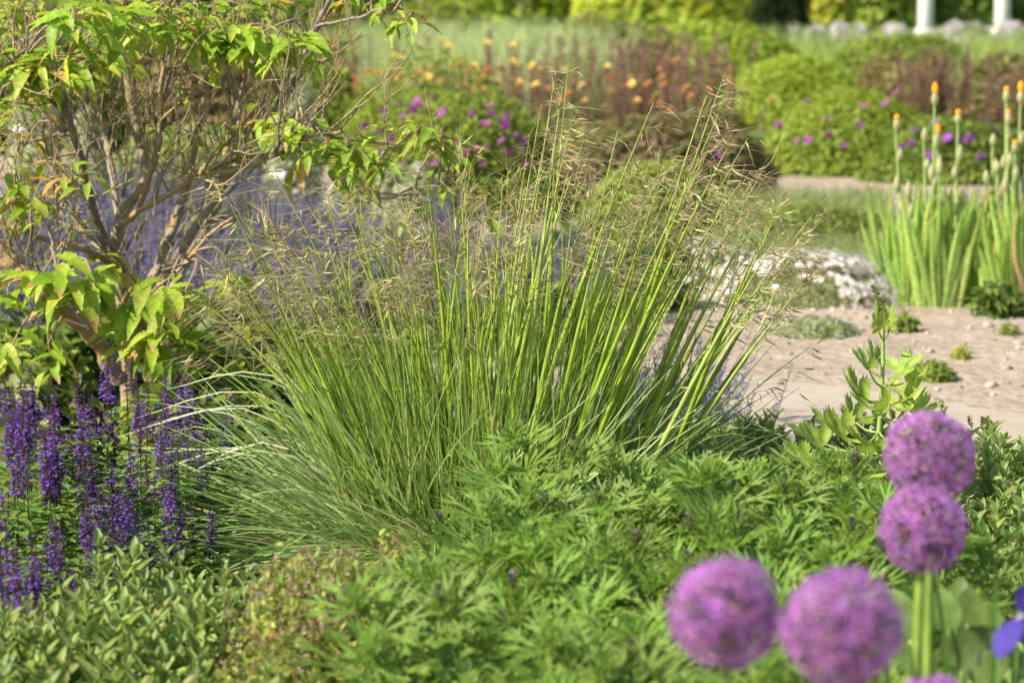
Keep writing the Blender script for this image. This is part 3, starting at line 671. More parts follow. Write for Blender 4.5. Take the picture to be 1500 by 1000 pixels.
CL = [(a, b, c, int(d * (2.0 if a < 430 and b < 130 else 1.4)), e * (.82 if a > 440 else 1.0)) for a, b, c, d, e in CL]
CL += [(U(-10, 340), U(-10, 120), U(7.7, 8.5), 7, .062) for _ in range(16)] + [(U(-10, 130), U(110, 330), U(7.7, 8.4), 6, .06) for _ in range(12)] + [(U(130, 480), U(90, 200), U(7.9, 8.6), 4, .055) for _ in range(10)]
for (px, py, Y, nl, ln) in CL:
    p = P(px, py, Y) - S0; mb = MB()
    j = np.argmin(np.linalg.norm((allp[:, :3] - p) * [1, 1, 1.15], axis=1)); q = allp[j, :3]
    midp = (p + q) / 2 + rng.normal(0, .03, 3) + [0, 0, .03]
    tube(tw, smooth([q, midp, p], 8), np.linspace(.005, .0028, 8), 4, (.28, .2, .15))
    for i in range(nl):
        a = U(0, 6.28); D = np.array([[math.cos(a), math.sin(a) * .8 - .25, U(-.9, .25)]]); L = ln * U(.7, 1.2)
        o0 = p + rng.normal(0, .022, 3); b = o0 + D[0] * .02
        tube(mb, [o0, b], [.0016, .0012], 3, (.3, .22, .08))
        c = np.array(LG[rng.integers(0, 4)]) * (1 + rng.normal(0, .12))
        if U(0, 1) < .04: c = np.array([.34, .25, .08])
        T = SERR[rng.integers(0, 3)]; tv = T[0]; 
        C0 = np.repeat(c[None], len(tv), 0); edge_b = (tv[:, 1] > .8) & (np.abs(tv[:, 0]) >= 0)
        if U(0, 1) < .16: C0[edge_b] = np.array([.30, .22, .08])
        Dn = nrm(D); N = np.array([[U(-.4, .2), U(-.6, .2), 1.]]); Xv = nrm(np.cross(Dn, N)); Z = np.cross(Xv, Dn)
        V = b + tv[:, 1:2] * L * Dn + tv[:, 0:1] * L * U(.36, .50) * Xv + tv[:, 2:3] * L * Z
        mb.add(V, T[1], C0)
    part('leaf_spray', mb, M_LEAF, SH)
part('twigs', tw, M_TWIG, SH, 'stuff')

# ------------------------------------------------------------------ giant feather grass
GX, GY = X(690, 6.5), 6.5
GR = thing('feather_grass', 'large fountain shaped clump of feather grass with tall green stalks and airy straw coloured plumes', 'grass', (GX, GY, 0))
G0 = np.array([GX, GY, 0])
ex = [270, 330, 400, 480, 560, 640, 700, 760, 800, 835, 870, 930, 985, 1060, 1100, 1150, 1200]
ey = [345, 285, 285, 270, 235, 255, 225, 215, 105, 95, 235, 215, 165, 110, 175, 225, 315]
FIX = [(833, 92, 0), (812, 118, 1), (1062, 108, 1), (958, 150, 1), (672, 225, 0), (690, 240, 1), (570, 235, 1), (1188, 318, 1), (1140, 300, 1), (1035, 140, 1), (905, 190, 1), (775, 205, 1), (330, 285, 1), (410, 270, 1), (300, 345, 1), (1100, 250, 1), (1065, 280, 0), (625, 265, 1), (480, 285, 1)]
def culm_curve(i, n):
    if i < len(FIX): tx, ty, op = FIX[i]
    else:
        tx = 300 + 890 * ((i * .618034) % 1); op = 1
        ty = np.interp(tx, ex, ey) + 20 + abs(rng.normal(0, 85)) + U(0, 50)
    dy = U(-.26, .26); by = dy * .6
    top = P(tx, ty, GY + dy) - G0
    bx = top[0] * .36 + rng.normal(0, .06) + .02; base = np.array([bx, by, 0])
    t = np.linspace(0, 1, 16); mid = base * .5 + top * .5 + [-(top[0] - bx) * .10 + rng.normal(0, .012), 0, .03]
    pts = (1 - t)[:, None] ** 2 * base + 2 * ((1 - t) * t)[:, None] * mid + t[:, None] ** 2 * top
    return pts, op
def panicle(mb, pts, openp, dens=1.):
    f0 = U(.66, .78); out = nrm(np.array([pts[-1, 0] + .05, pts[-1, 1] * .6, 0]))
    m = int(U(8, 14) * dens); t = f0 + (1 - f0) * np.sort(U(0, 1, m)) ** .8
    idx = np.linspace(0, 1, len(pts)); B = np.stack([np.interp(t, idx, pts[:, k]) for k in range(3)], 1)
    ax = nrm(pts[-1] - pts[-4]); u = (t - f0) / (1 - f0)
    ln = (.12 * (1 - .5 * u)) * U(.45, 1.15, m) * (1. if openp > .5 else .6)
    a = U(0, 6.28, m); rd = np.stack([np.cos(a), np.sin(a) * .8, np.zeros(m)], 1) + out * .55
    sp = (.28 if openp > .5 else .12) * U(.5, 1.4, m)
    d = nrm(ax + rd * sp[:, None]); s = np.linspace(0, 1, 5)
    drp = (.36 if openp > .5 else .05) * ln * U(.3, 1.4, m)
    Pn = B[:, None] + d[:, None] * (ln[:, None] * s)[..., None] + np.array([0, 0, -1.]) * (drp[:, None] * s ** 2)[..., None] + rd[:, None] * ((drp * .5)[:, None] * s ** 2)[..., None]
    cb = vary((.24, .17, .10), m, .2, .08) if U(0, 1) < .6 else vary((.24, .26, .09), m, .2, .08)
    strands(mb, Pn, np.linspace(.0010, .0006, 5)[None].repeat(m, 0), cb)
    # spikelets
    k = 3; e = rng.integers(2, 5, (m, k)); O = Pn[np.arange(m)[:, None], e].reshape(-1, 3) + rng.normal(0, .006, (m * k, 3)); n = m * k
    D = nrm(np.repeat(d, k, 0) * .5 + np.repeat(rd, k, 0) * .35 + rng.normal(0, .28, (n, 3)) + [0, 0, -.55 if openp > .5 else .2])
    straw = vary(((.48, .45, .24), (.40, .42, .18), (.38, .31, .18))[rng.integers(0, 3)], n, .2, .07)
    inst(mb, NEEDLE, O, D, rng.normal(size=(n, 3)), U(.024, .044, n), U(.0018, .0030, n), straw)
    A = O + D * .024; aw = U(.04, .09, n); s3 = np.linspace(0, 1, 3)
    A3 = A[:, None] + nrm(D + rng.normal(0, .2, (n, 3)))[:, None] * (aw[:, None] * s3)[..., None]
    strands(mb, A3, np.array([.0011, .0008, .0004])[None].repeat(n, 0), vary((.46, .36, .20), n, .2, .06))
def culm_geo(mb, pts):
    t = np.linspace(0, 1, 16); thick = U(.0046, .0074)
    g = np.array((.20, .295, .03)) if U(0, 1) < .75 else np.array((.25, .32, .08))
    g = g * (1 + rng.normal(0, .14)); c = mixc(g * [1.15, 1.0, .7], g, np.clip(t * 2.5, 0, 1)); c = c * (1 - np.clip((t - .75) * 2, 0, 1))[:, None] + np.array((.28, .34, .12)) * np.clip((t - .75) * 2, 0, 1)[:, None]
    rad = thick * np.interp(t, [0, .35, .62, .75, 1], [1, 1, .85, .45, .15])
    tube(mb, pts, rad, 6, c)
    # flag leaf sheath opening from the stalk
    for q in range(rng.integers(1, 3)):
        i = rng.integers(4, 10); p = pts[i]; d = nrm(pts[i + 1] - pts[i]); s = np.linspace(0, 1, 6); ln = U(.2, .42); side = rng.normal(0, 1, 3) * [1, 1, 0]
        Pn = p + d * (ln * s)[:, None] + nrm(side) * (ln * .16 * s ** 2.2)[:, None]
        strands(mb, Pn[None], (np.array([.007, .0065, .005, .004, .0025, .0006]))[None], (g * U(.9, 1.25))[None])
NC = 150
order = list(range(NC)); rest, restp = MB(), MB()
for i in order:
    pts, op = culm_curve(i, NC); openp = op * (U(.3, 1) if i >= len(FIX) else .9)
    if i < 100:
        mb = MB(); culm_geo(mb, pts); c = part('flower_stalk', mb, M_CULM, GR)
        if i not in (0,):
            pm = MB(); panicle(pm, pts, openp); part('plume', pm, M_SEED, c)
    else:
        culm_geo(rest, pts); panicle(restp, pts, openp, .75)
part('flower_stalks', rest, M_CULM, GR, 'stuff'); part('plumes', restp, M_SEED, GR, 'stuff')
# leaves: arching basal tuft and fine upright blades
def blades(mb, n, len0, len1, rise, reach, wd, cols, bx=.30, by=.22, seg=9, fanx=0., drop=1.0):
    a = U(0, 6.28, n); r = np.sqrt(U(0, 1, n)); B = np.stack([np.cos(a) * r * bx, np.sin(a) * r * by, np.zeros(n)], 1)
    az = a + rng.normal(0, .7, n); h = np.stack([np.cos(az), np.sin(az) * .85, np.zeros(n)], 1); h[:, 0] += fanx * B[:, 0] / bx; h = nrm(h)
    ln = U(len0, len1, n); s = np.linspace(0, 1, seg); re = reach * U(.35, 1.25, n); ri = rise * U(.7, 1.2, n)
    out = (re[:, None] * (s * .55 + .45 * s ** 2)) * ln[:, None]; z = ln[:, None] * (ri[:, None] * s - drop * re[:, None] * .62 * s ** 2.4)
    Pn = B[:, None] + h[:, None] * out[..., None]; Pn[..., 2] = np.maximum(z, .01); Pn[..., 0] += (rng.normal(0, .02, n)[:, None] * s ** 2)
    C = np.asarray(cols)[rng.integers(0, len(cols), n)] * (1 + rng.normal(0, .15, (n, 1)))
    strands(mb, Pn, wd * np.interp(s, [0, .5, .85, 1], [1, .9, .5, .12])[None] * U(.6, 1.3, n)[:, None], np.clip(C, .01, .9), nrm(h * [1, 1, 0] + rng.normal(0, .4, (n, 3)) + [0, 0, .2]))
LB = [(.17, .27, .08), (.21, .31, .11), (.13, .22, .05), (.25, .34, .15), (.19, .29, .10), (.32, .33, .18)]
def loose_blades(mb, n, l0, l1, wd, cols):
    a = U(0, 6.28, n); r = np.sqrt(U(0, 1, n)); B = np.stack([np.cos(a) * r * .33, np.sin(a) * r * .24, np.zeros(n)], 1)
    az = a + rng.normal(0, 1.15, n); h = np.stack([np.cos(az), np.sin(az), np.zeros(n)], 1); h[:, 0] += .9 * B[:, 0] / .33; h = nrm(h)
    el = np.clip(rng.normal(.55, .36, n), .08, 1.3); ln = U(l0, l1, n); k = U(.02, .62, n) * np.cos(el); s = np.linspace(0, 1, 9); pw = U(1.6, 3.2, n)
    Pn = B[:, None] + h[:, None] * ((np.cos(el) * ln)[:, None] * s)[..., None]
    Pn[..., 2] = np.maximum((np.sin(el) * ln)[:, None] * s - (k * ln)[:, None] * s[None] ** pw[:, None], .012)
    sd = np.cross(h, [0, 0, 1.]); Pn += sd[:, None] * (rng.normal(0, .10, n)[:, None] * s ** 2)[..., None]
    C = np.asarray(cols)[rng.integers(0, len(cols), n)] * (1 + rng.normal(0, .2, (n, 1)))
    strands(mb, Pn, wd * np.interp(s, [0, .5, .85, 1], [1, .9, .5, .1])[None] * U(.55, 1.35, n)[:, None], np.clip(C, .01, .9))
mb = MB(); loose_blades(mb, 2600, .40, .86, .0060, LB); part('arching_leaves', mb, M_BLADE, GR, 'stuff')
mb = MB(); blades(mb, 1700, .4, .82, .98, .34, .0034, [(.17, .27, .045), (.2, .3, .07), (.14, .22, .04), (.25, .3, .1)], fanx=.6, drop=.3); part('upright_leaves', mb, M_BLADE, GR, 'stuff')
mb = MB(); blades(mb, 260, .3, .6, .7, .7, .004, [(.46, .38, .22), (.52, .45, .30), (.36, .25, .14)], fanx=.3); part('dry_leaves', mb, M_BLADE, GR, 'stuff')

mb = MB(); ed = []
for (tx, ty) in ((200, 612), (172, 640), (205, 628), (182, 668), (150, 700), (168, 752), (190, 655), (215, 735), (160, 725), (230, 590), (245, 570), (300, 545), (1150, 632), (1165, 645), (1120, 600), (1100, 560)):
    b0 = np.array([U(-.22, -.05) if tx < 700 else U(.1, .25), U(-.15, .1), .03]); e = P(tx, ty, GY + U(-.15, .2)) - G0; m_ = (b0 + e) / 2 + [0, 0, U(.10, .24)]
    ed.append(smooth([b0, m_, e], 10))
strands(mb, np.array(ed), np.array([.006, .006, .006, .0055, .005, .0045, .004, .003, .002, .0008])[None].repeat(len(ed), 0), vary((.30, .36, .18), len(ed), .15, .06), np.tile([.2, -1., .6], (len(ed), 1)))
part('long_arching_leaves', mb, M_BLADE, GR, 'stuff')

# ------------------------------------------------------------------ purple sage spikes (left)
def spike_mesh(h, ln, fresh):
    s = MB(); tilt = rng.normal(0, .035, 2); top = np.array([tilt[0] * h, tilt[1] * h, h])
    tube(s, [(0, 0, 0), top * [.4, .4, .5], top], [.0035, .003, .0015], 5, (.10, .09, .06))
    nw = int(ln / .0135)
    for k in range(nw):
        u = k / nw; z = h - ln + ln * u; c = top * (z / h); c[2] = z; m = 7 if u < .85 else 5; a = U(0, 6.28) + np.arange(m) * 6.283 / m
        D = np.stack([np.cos(a), np.sin(a), U(.15, .8, m)], 1); w_ = (1 - .65 * u ** 2)
        inst(s, LENS, np.tile(c, (m, 1)), D, np.tile([0, 0, 1.], (m, 1)), .020 * w_, .009, vary((.09, .05, .075), m, .25, .1))
        fl = rng.random(m) < fresh * (1 - .75 * max(0, u - .5) * 2)
        if fl.any():
            q = fl.sum(); cc = vary((.145, .07, .28), q, .28, .14)
            inst(s, LENS, c + D[fl] * .014, D[fl] + [0, 0, .35], np.tile([0, 0, 1.], (q, 1)), .024 * w_, .012, cc)
            inst(s, OVAL, c + D[fl] * .021, D[fl] + [0, 0, -.7], np.tile([0, 0, 1.], (q, 1)), .015 * w_, .014, cc * 1.15)
    return s
def salvia(nsp, seed):
    o = thing('purple_salvia', 'x', 'plant')
    for k in range(nsp):
        a = k * 2.4; r = .05 + .07 * (k % 3) / 2; m = spike_mesh(U(.38, .60), U(.10, .27), U(.15, .85)); p = part('flower_spike', m, M_PETAL, o); p.scale = (.82, .82, 1); p.location = (math.cos(a) * r, math.sin(a) * r, 0)
    mb = MB(); n = 160; z = U(.03, .34, n); a = U(0, 6.28, n); r = U(.01, .14, n)
    inst(mb, OVAL, np.stack([np.cos(a) * r, np.sin(a) * r, z], 1), np.stack([np.cos(a), np.sin(a), U(-.2, .7, n)], 1), np.tile([0, 0, 1.], (n, 1)), U(.04, .085, n), U(.02, .034, n), vary((.11, .20, .045), n, .2, .07))
    part('leaves', mb, M_LEAF, o)
    return o
KS = Kind([salvia(5, 1), salvia(5, 2), salvia(4, 3), salvia(6, 4)])
SP = [(10, 6.4, .92, 'at the left edge with the tallest spikes'), (55, 6.6, .92, 'second from the left in the back row'), (95, 6.8, .9, 'below the left leaf cluster of the shrub'), (150, 6.9, 1.0, 'under the shrub with a spike among its leaves'), (215, 6.7, .88, 'left of the pale trunk foot'), (255, 6.9, .86, 'in front of the pale trunk foot'), (300, 6.9, .82, 'beside the outer grass leaves'),
      (-5, 5.9, .82, 'low at the left edge'), (60, 6.0, .88, 'in the middle row left of the green gap'), (110, 6.1, .9, 'in the middle row with dense dark spikes'), (165, 6.2, .86, 'touching the horizontal grass blades'), (225, 6.35, .84, 'behind the arching grass leaves'), (30, 6.9, .84, 'at the back beside the green undergrowth'),
      (5, 5.25, .66, 'lowest and blurriest at the left edge'), (80, 5.65, .72, 'front row with short spikes'), (180, 5.75, .74, 'front row at the edge of the green sage'), (130, 5.7, .66, 'front row between two taller clumps'), (275, 6.4, .74, 'rightmost before the grass'), (310, 6.75, .80, 'farthest right, behind the pale tips of the outer grass leaves'), (245, 6.0, .72, 'low under the tips of the arching grass leaves')]
SP += [(20, 5.05, .72, 'nearest the camera at the left edge, above the sage'), (140, 5.45, .62, 'short in the very front beside the green sage'), (75, 5.35, .6, 'short in the very front near the left edge'), (205, 5.5, .6, 'short in the very front below the arching grass')]
for i, (px, Y, sc, lab) in enumerate(SP):
    KS.put(i, (X(px, Y), Y, 0), 'purple salvia clump ' + lab, 'purple salvia in the left bed', sc=sc * .93)

# ------------------------------------------------------------------ low green sage beds
def sage(seed, ns=9, rad=.13, hmin=.2, hmax=.32):
    o = thing('green_sage_plant', 'x', 'plant'); st = MB(); lf = MB(); sp = MB()
    for k in range(ns):
        a = k * 2.4 + U(0, .5); r = rad * math.sqrt((k + .5) / ns); h = U(hmin, hmax); b = np.array([math.cos(a) * r, math.sin(a) * r, 0]); top = b + [math.cos(a) * .03, math.sin(a) * .03, h]
        pts = smooth([b * .6, b * .9 + [0, 0, h * .5], top], 6); tube(st, pts, [.003, .003, .0027, .0024, .002, .0015], 5, (.2, .27, .09))
        npair = 9
        for j in range(npair):
            u = (j + .6) / npair; c = np.array([np.interp(u, np.linspace(0, 1, 6), pts[:, q]) for q in range(3)]); az = (j % 2) * 1.57 + U(-.3, .3) + a
            for s in (0, math.pi):
                el = U(.6, 1.6) + .6 * u ** 3; D = np.array([[math.cos(az + s), math.sin(az + s), el]])
                L = U(.058, .085) * (1 - .45 * max(0, u - .6) / .4)
                inst(lf, LANCE, c[None], D, np.array([[U(-.2, .2), U(-.2, .2), 1.]]), L, L * U(.29, .40), vary((.175, .26, .085), 1, .16, .06))
            # axillary shoot leaves
            if u > .55:
                D = nrm(rng.normal(0, .6, (3, 3)) + [0, 0, 1.]); inst(lf, LANCE, np.tile(c, (3, 1)), D, rng.normal(size=(3, 3)), U(.02, .035, 3), .009, vary((.18, .28, .09), 3, .14, .06))
        if U(0, 1) < .25:
            sp = MB(); n = 26; t = U(0, 1, n); aa = U(0, 6.28, n); ln = U(.03, .055)
            inst(sp, LENS, top + np.stack([.003 * np.cos(aa), .003 * np.sin(aa), t * ln], 1), np.stack([np.cos(aa), np.sin(aa), 1.6 + 0 * aa], 1), np.tile([0, 0, 1.], (n, 1)), .012, .006, vary((.19, .24, .11), n, .18, .08)); part('bud_spike', sp, M_LEAF, o)
    part('stems', st, M_STEM, o); part('leaves', lf, M_LEAF, o)
    return o
KA = Kind([sage(1), sage(2), sage(3), sage(4, 8, .12, .24, .36)])
def fill(n, x0, x1, y0, y1, ok, dmin):
    pts = []
    for _ in range(n * 60):
        p = (U(x0, x1), U(y0, y1))
        if ok(*p) and all((p[0] - q[0]) ** 2 + (p[1] - q[1]) ** 2 > dmin ** 2 for q in pts): pts.append(p)
        if len(pts) >= n: break
    return pts
pxof = lambda x, y: 750 + x * K / y / 1.005
for i, (x, y) in enumerate(fill(85, -1.35, .1, 3.9, 5.2, lambda x, y: (pxof(x, y) < (310 if y < 4.75 else 600)) and (y < np.interp(pxof(x, y), [0, 60, 130, 190, 230], [4.8, 4.85, 4.95, 5.1, 5.2])), .105)):
    px = pxof(x, y); lab = 'green sage plant with upright leafy shoots, in the sage bed at the lower left' if y < 4.75 or px < 330 else 'green sage plant tucked in front of the arching grass leaves'
    KA.put(i, (x, y, 0), lab, 'green sage at the lower left', sc=U(.85, 1.12), tilt=.06)
for i, (x, y) in enumerate(fill(75, .62, 1.55, 4.0, 6.6, lambda x, y: pxof(x, y) > (1395 if y < 5.6 else 1330) and pxof(x, y) < 1560, .105)):
    KA.put(i, (x, y, 0), 'green sage plant in the bed behind the upper purple globe at right', 'green sage at the right edge', sc=U(.9, 1.15), tilt=.06)
for i, (x, y) in enumerate(fill(26, .42, 1.25, 6.2, 7.15, lambda x, y: pxof(x, y) > 1010 and pxof(x, y) < 1420, .12)):
    KA.put(i, (x, y, 0), 'green sage plant in the shaded row beside the pale path', 'green sage along the path', sc=U(.85, 1.1), tilt=.06)

# ------------------------------------------------------------------ pinkish thyme cushions
def thyme(label, px, Y, r, h, n, nb):
    o = thing('budding_thyme', label, 'plant', (X(px, Y), Y, 0), 'budding thyme cushions')
    st = MB(); lf = MB(); bd = MB()
    d = nrm(rng.normal(size=(n, 3)) * [1, 1, .7] + [0, 0, .5]); d[:, 2] = np.abs(d[:, 2])
    tips = d * [r, r, h] * U(.80, 1.12, (n, 1)); base = d * [r * .4, r * .4, 0]; s = np.linspace(0, 1, 4)
    strands(st, base[:, None] + (tips - base)[:, None] * s[None, :, None], .002, vary((.25, .26, .08), n))
    for q in np.linspace(.45, 1, 9):
        c = base + (tips - base) * q
        for k in range(3):
            D = nrm(rng.normal(0, .8, (n, 3)) + [0, 0, .6]); inst(lf, OVAL, c + rng.normal(0, .006, (n, 3)), D, rng.normal(size=(n, 3)) + [0, 0, 1.], U(.012, .022, n), U(.007, .011, n), vary((.22, .29, .065), n, .2, .08))
    sel = rng.random(n) < .75; m = sel.sum()
    for k in range(nb):
        c = tips[sel] + rng.normal(0, .010, (m, 3)); D = nrm(rng.normal(0, .7, (m, 3)) + [0, 0, 1.])
        inst(bd, OVAL, c, D, rng.normal(size=(m, 3)), U(.007, .012, m), .006, vary((.34, .245, .18), m, .2, .1))
    part('stems', st, M_STEM, o); part('foliage', lf, M_LEAF, o); part('buds', bd, M_PETAL, o, 'stuff')
thyme('large yellow green thyme cushion with pinkish buds left of the cut leaved plants', 445, 4.62, .185, .43, 620, 12)
thyme('smaller pinkish thyme cushion between the green sage and the cut leaved plants', 560, 4.95, .10, .40, 200, 10)
thyme('thyme cushion lowest at the bottom edge, mostly cut off', 395, 4.15, .17, .33, 420, 10)

# ------------------------------------------------------------------ cut-leaved plants with dark buds
PALM = [palm_t(1), palm_t(2), palm_t(3, 6, 1.9), palm_t(4, 7, 2.2, .14)]
def cutleaf(seed, h, bud):
    o = thing('cut_leaved_plant', 'x', 'plant'); st = MB(); lf = MB()
    nst = 3
    for k in range(nst):
        a = k * 2.1 + U(0, 1); hh = h * U(.82, 1.05); b = np.array([math.cos(a) * .03, math.sin(a) * .03, 0]); top = b + [math.cos(a) * .05, math.sin(a) * .05, hh]
        pts = smooth([b, (b + top) / 2 + rng.normal(0, .01, 3), top], 7); tube(st, pts, np.linspace(.0055, .0032, 7), 7, (.22, .31, .07))
        for j in range(6):
            u = .36 + .56 * (j / 5); c = np.array([np.interp(u, np.linspace(0, 1, 7), pts[:, q]) for q in range(3)]); az = a + j * 2.4 + U(-.3, .3)
            pl = U(.05, .09) * (1.25 - u); d = np.array([math.cos(az), math.sin(az), U(.5, 1.)]); d /= np.linalg.norm(d); e = c + d * pl
            tube(st, [c, e], [.0018, .0014], 4, (.2, .29, .07))
            L = U(.13, .17) * (1 - .35 * max(0, u - .6)); D = np.array([[math.cos(az), math.sin(az), U(.0, .65)]])
            inst(lf, PALM[rng.integers(0, 4)], e[None], D, np.array([[U(-.3, .3), U(-.9, 0), 1.]]), L, L, vary((.13, .235, .05), 1, .14, .05))
        n = 9; aa = np.arange(n) * 2.4; el = np.linspace(.3, 1.6, n)
        for q in range(n):
            inst(lf, PALM[q % 4], top[None] + [0, 0, -.012 + .003 * q], np.array([[math.cos(aa[q]), math.sin(aa[q]), el[q]]]), np.array([[-math.cos(aa[q]) * .5, -math.sin(aa[q]) * .5, 1.]]), U(.035, .055), U(.035, .05), vary((.14, .245, .05), 1, .14, .05))
        if k == 0 and bud:
            m = MB(); nb = 46; t = U(0, 1, nb); ba = U(0, 6.28, nb); rr = .008 * (1 - .6 * t); ln = U(.028, .042)
            tube(m, [top - [0, 0, .02], top + [0, 0, ln]], [.003, .001], 5, (.15, .2, .08))
            inst(m, OVAL, top + np.stack([np.cos(ba) * rr * .5, np.sin(ba) * rr * .5, .006 + t * ln], 1), np.stack([np.cos(ba), np.sin(ba), 1.2 + 0 * ba], 1), np.tile([0, 0, 1.], (nb, 1)), .010, .008, vary((.12, .11, .15), nb, .2, .1))
            part('bud_spike', m, M_LEAF, o)
    part('stems', st, M_STEM, o); part('leaves', lf, M_LEAF, o)
    return o
KM = Kind([cutleaf(1, .50, 1), cutleaf(2, .46, 0), cutleaf(3, .48, 1), cutleaf(4, .43, 0), cutleaf(5, .47, 1)])
bed = fill(80, -.4, 1.05, 3.5, 5.5, lambda x, y: (pxof(x, y) > np.interp(y, [3.5, 4.2, 4.8, 5.3, 5.9], [610, 620, 650, 690, 760])) and pxof(x, y) < np.interp(y, [3.5, 4.6, 5.2, 6], [1330, 1390, 1330, 1250]), .14)
for i, (x, y) in enumerate(bed):
    lab = 'cut leaved plant at the back of its bed, at the foot of the grass' if y > 5.3 else ('cut leaved plant nearest the thyme cushion at the bottom' if y < 4.4 and pxof(x, y) < 800 else 'cut leaved plant in the middle of its bed' if y > 4.4 else 'blurred cut leaved plant around the two lower purple globes')
    sc = U(.9, 1.08) * np.interp(y, [3.6, 4.4, 5.2, 6], [.9, .98, .98, .85]); KM.put(i, (x, y, 0), lab, 'cut leaved plants with dark buds', sc=sc, tilt=.05)

# ------------------------------------------------------------------ tall plant with lobed leaves and a flower spike
LOBE = [lobed_t(1), lobed_t(2, 5, .6), lobed_t(3, 5, .35)]
TY = 6.0; T0 = np.array([X(1288, TY), TY, 0])
o = thing('lobed_leaf_plant', 'tall fresh green plant with toothed lobed leaves and one grey green flower spike', 'plant', tuple(T0))
st = MB(); lf = MB()
stem = smooth([[0, 0, 0], P(1285, 680, TY) - T0, P(1290, 600, TY) - T0, P(1293, 540, TY) - T0, P(1294, 480, TY) - T0], 12); tube(st, stem, np.linspace(.008, .004, 12), 8, (.28, .38, .1))
for (lx, ly, rr, ux, uz, dd) in ((1284, 470, 28, -.55, 1, -.1), (1306, 472, 28, .6, 1, -.1), (1294, 474, 26, .05, 1, .25), (1295, 478, 26, 0, .9, -.35), (1272, 540, 42, -.9, .55, -.2), (1318, 546, 44, .95, .35, -.2), (1280, 528, 34, -.5, .9, .3), (1258, 580, 48, -.9, .45, -.3), (1268, 592, 44, -.75, .15, -.55), (1330, 580, 50, .9, .55, -.25), (1322, 600, 46, .9, .2, .2), (1340, 608, 42, .95, .15, -.3), (1300, 600, 40, .2, .6, -.5), (1238, 640, 52, -.95, .15, -.4), (1205, 655, 46, -.95, .1, -.3), (1262, 648, 50, -.5, .25, -.7), (1312, 645, 52, .6, .3, -.6), (1288, 662, 46, 0, .3, -.8), (1340, 650, 48, .9, .1, -.3), (1228, 690, 46, -.8, .05, -.6), (1185, 640, 40, -.9, .2, .3), (1215, 625, 40, -.7, .4, .3), (1250, 615, 40, -.4, .6, .4), (1180, 672, 42, -.9, 0, -.5), (1300, 690, 44, .4, .2, -.7), (1325, 670, 44, .8, .2, .3), (1270, 700, 44, -.3, .1, -.7)):
    Yl = TY + dd * .25; e = P(lx, ly, Yl) - T0; c = stem[np.argmin(np.abs(stem[:, 2] - (e[2] - .035)))]
    tube(st, smooth([c, (c + e) / 2 - [0, 0, .01], e], 5), [.0035, .003, .0025, .0022, .002], 5, (.32, .40, .13))
    L = rr / K * TY * .95
    inst(lf, LOBE[rng.integers(0, 3)], e[None], np.array([[ux, dd, uz]]), np.array([[-ux * .8 + U(-.2, .2), -.35, 1.]]), L, L, vary((.19, .29, .06), 1, .12, .05))
part('stem', st, M_STEM, o); part('leaves', lf, M_LEAF, o)
m = MB(); sp0 = P(1294, 478, TY) - T0; sp1 = P(1279, 418, TY) - T0; tube(m, smooth([sp0, (sp0 + sp1) / 2 + [.006, 0, 0], sp1], 6), np.linspace(.004, .0015, 6), 6, (.26, .32, .12))
n = 190; t = U(0.08, 1, n); a = U(0, 6.28, n); c = sp0 + (sp1 - sp0) * t[:, None] + np.array([.010, 0, 0]) * (t * (1 - t) * 2)[:, None]; rr = .011 * (1 - .6 * t)
inst(m, OVAL, c + np.stack([np.cos(a) * rr * .5, np.sin(a) * rr * .5, 0 * a], 1), np.stack([np.cos(a), np.sin(a), .6 + 0 * a], 1), np.tile([0, 0, 1.], (n, 1)), .010, .008, mixc((.28, .38, .14), (.21, .25, .15), t) * (1 + rng.normal(0, .15, (n, 1))))
part('flower_spike', m, M_LEAF, o)

# ------------------------------------------------------------------ alliums
def allium(label, px, py, rpx, Y, stem_px):
    c = P(px, py, Y); Rr = rpx * 1.06 / K * Y; o = thing('purple_allium', label, 'flower', (X(stem_px, Y), Y, 0), 'purple globe alliums')
    b = np.array([X(stem_px, Y), Y, 0]); c = c - b
    s = MB(); tube(s, smooth([[0, 0, 0], [c[0] * .2, 0, c[2] * .5], c], 10), np.linspace(.0095, .0068, 10), 10, (.19, .30, .05)); part('stem', s, M_STEM, o)
    n = 120; i = np.arange(n); ph = np.arccos(1 - 2 * (i + .5) / n); th = i * 2.39996 + rng.normal(0, .06, n)
    d = np.stack([np.sin(ph) * np.cos(th), np.sin(ph) * np.sin(th), np.cos(ph)], 1); d = nrm(d + rng.normal(0, .04, (n, 3)))
    rad = Rr * U(.78, .93, n); O = c + d * rad[:, None]
    m = MB(); s2 = np.linspace(.04, 1, 3); strands(m, c + d[:, None] * (rad[:, None] * s2)[..., None], .0018, vary((.20, .15, .11), n, .25, .08))
    inst(m, OVAL, O - d * .003, d, rng.normal(size=(n, 3)), .009, .008, vary((.16, .13, .07), n, .25, .1))
    gl_ = nrm(rng.normal(size=(150, 3))); inst(m, OVAL, c + gl_ * Rr * .55, rng.normal(size=(150, 3)), gl_, .016, .012, vary((.11, .09, .05), 150, .25, .1))
    f = MB(); e1 = nrm(np.cross(d, rng.normal(size=(n, 3)))); e2 = np.cross(d, e1)
    for k in range(6):
        a = k * 1.0472; Dk = e1 * math.cos(a) + e2 * math.sin(a) + d * U(.15, .55, (n, 1))
        inst(f, LENS, O, Dk, d, U(.015, .021, n), U(.0022, .0032, n), vary((.54, .235, .62), n, .22, .08))
    for k in range(6):
        a = k * 1.0472 + .5; Dk = e1 * math.cos(a) * .22 + e2 * math.sin(a) * .22 + d
        inst(f, LENS, O, Dk, rng.normal(size=(n, 3)), .010, .0012, vary((.50, .30, .52), n, .12, .05))
    h = part('flower_head', f, M_PETAL, o); part('pedicels', m, M_STEM, h)
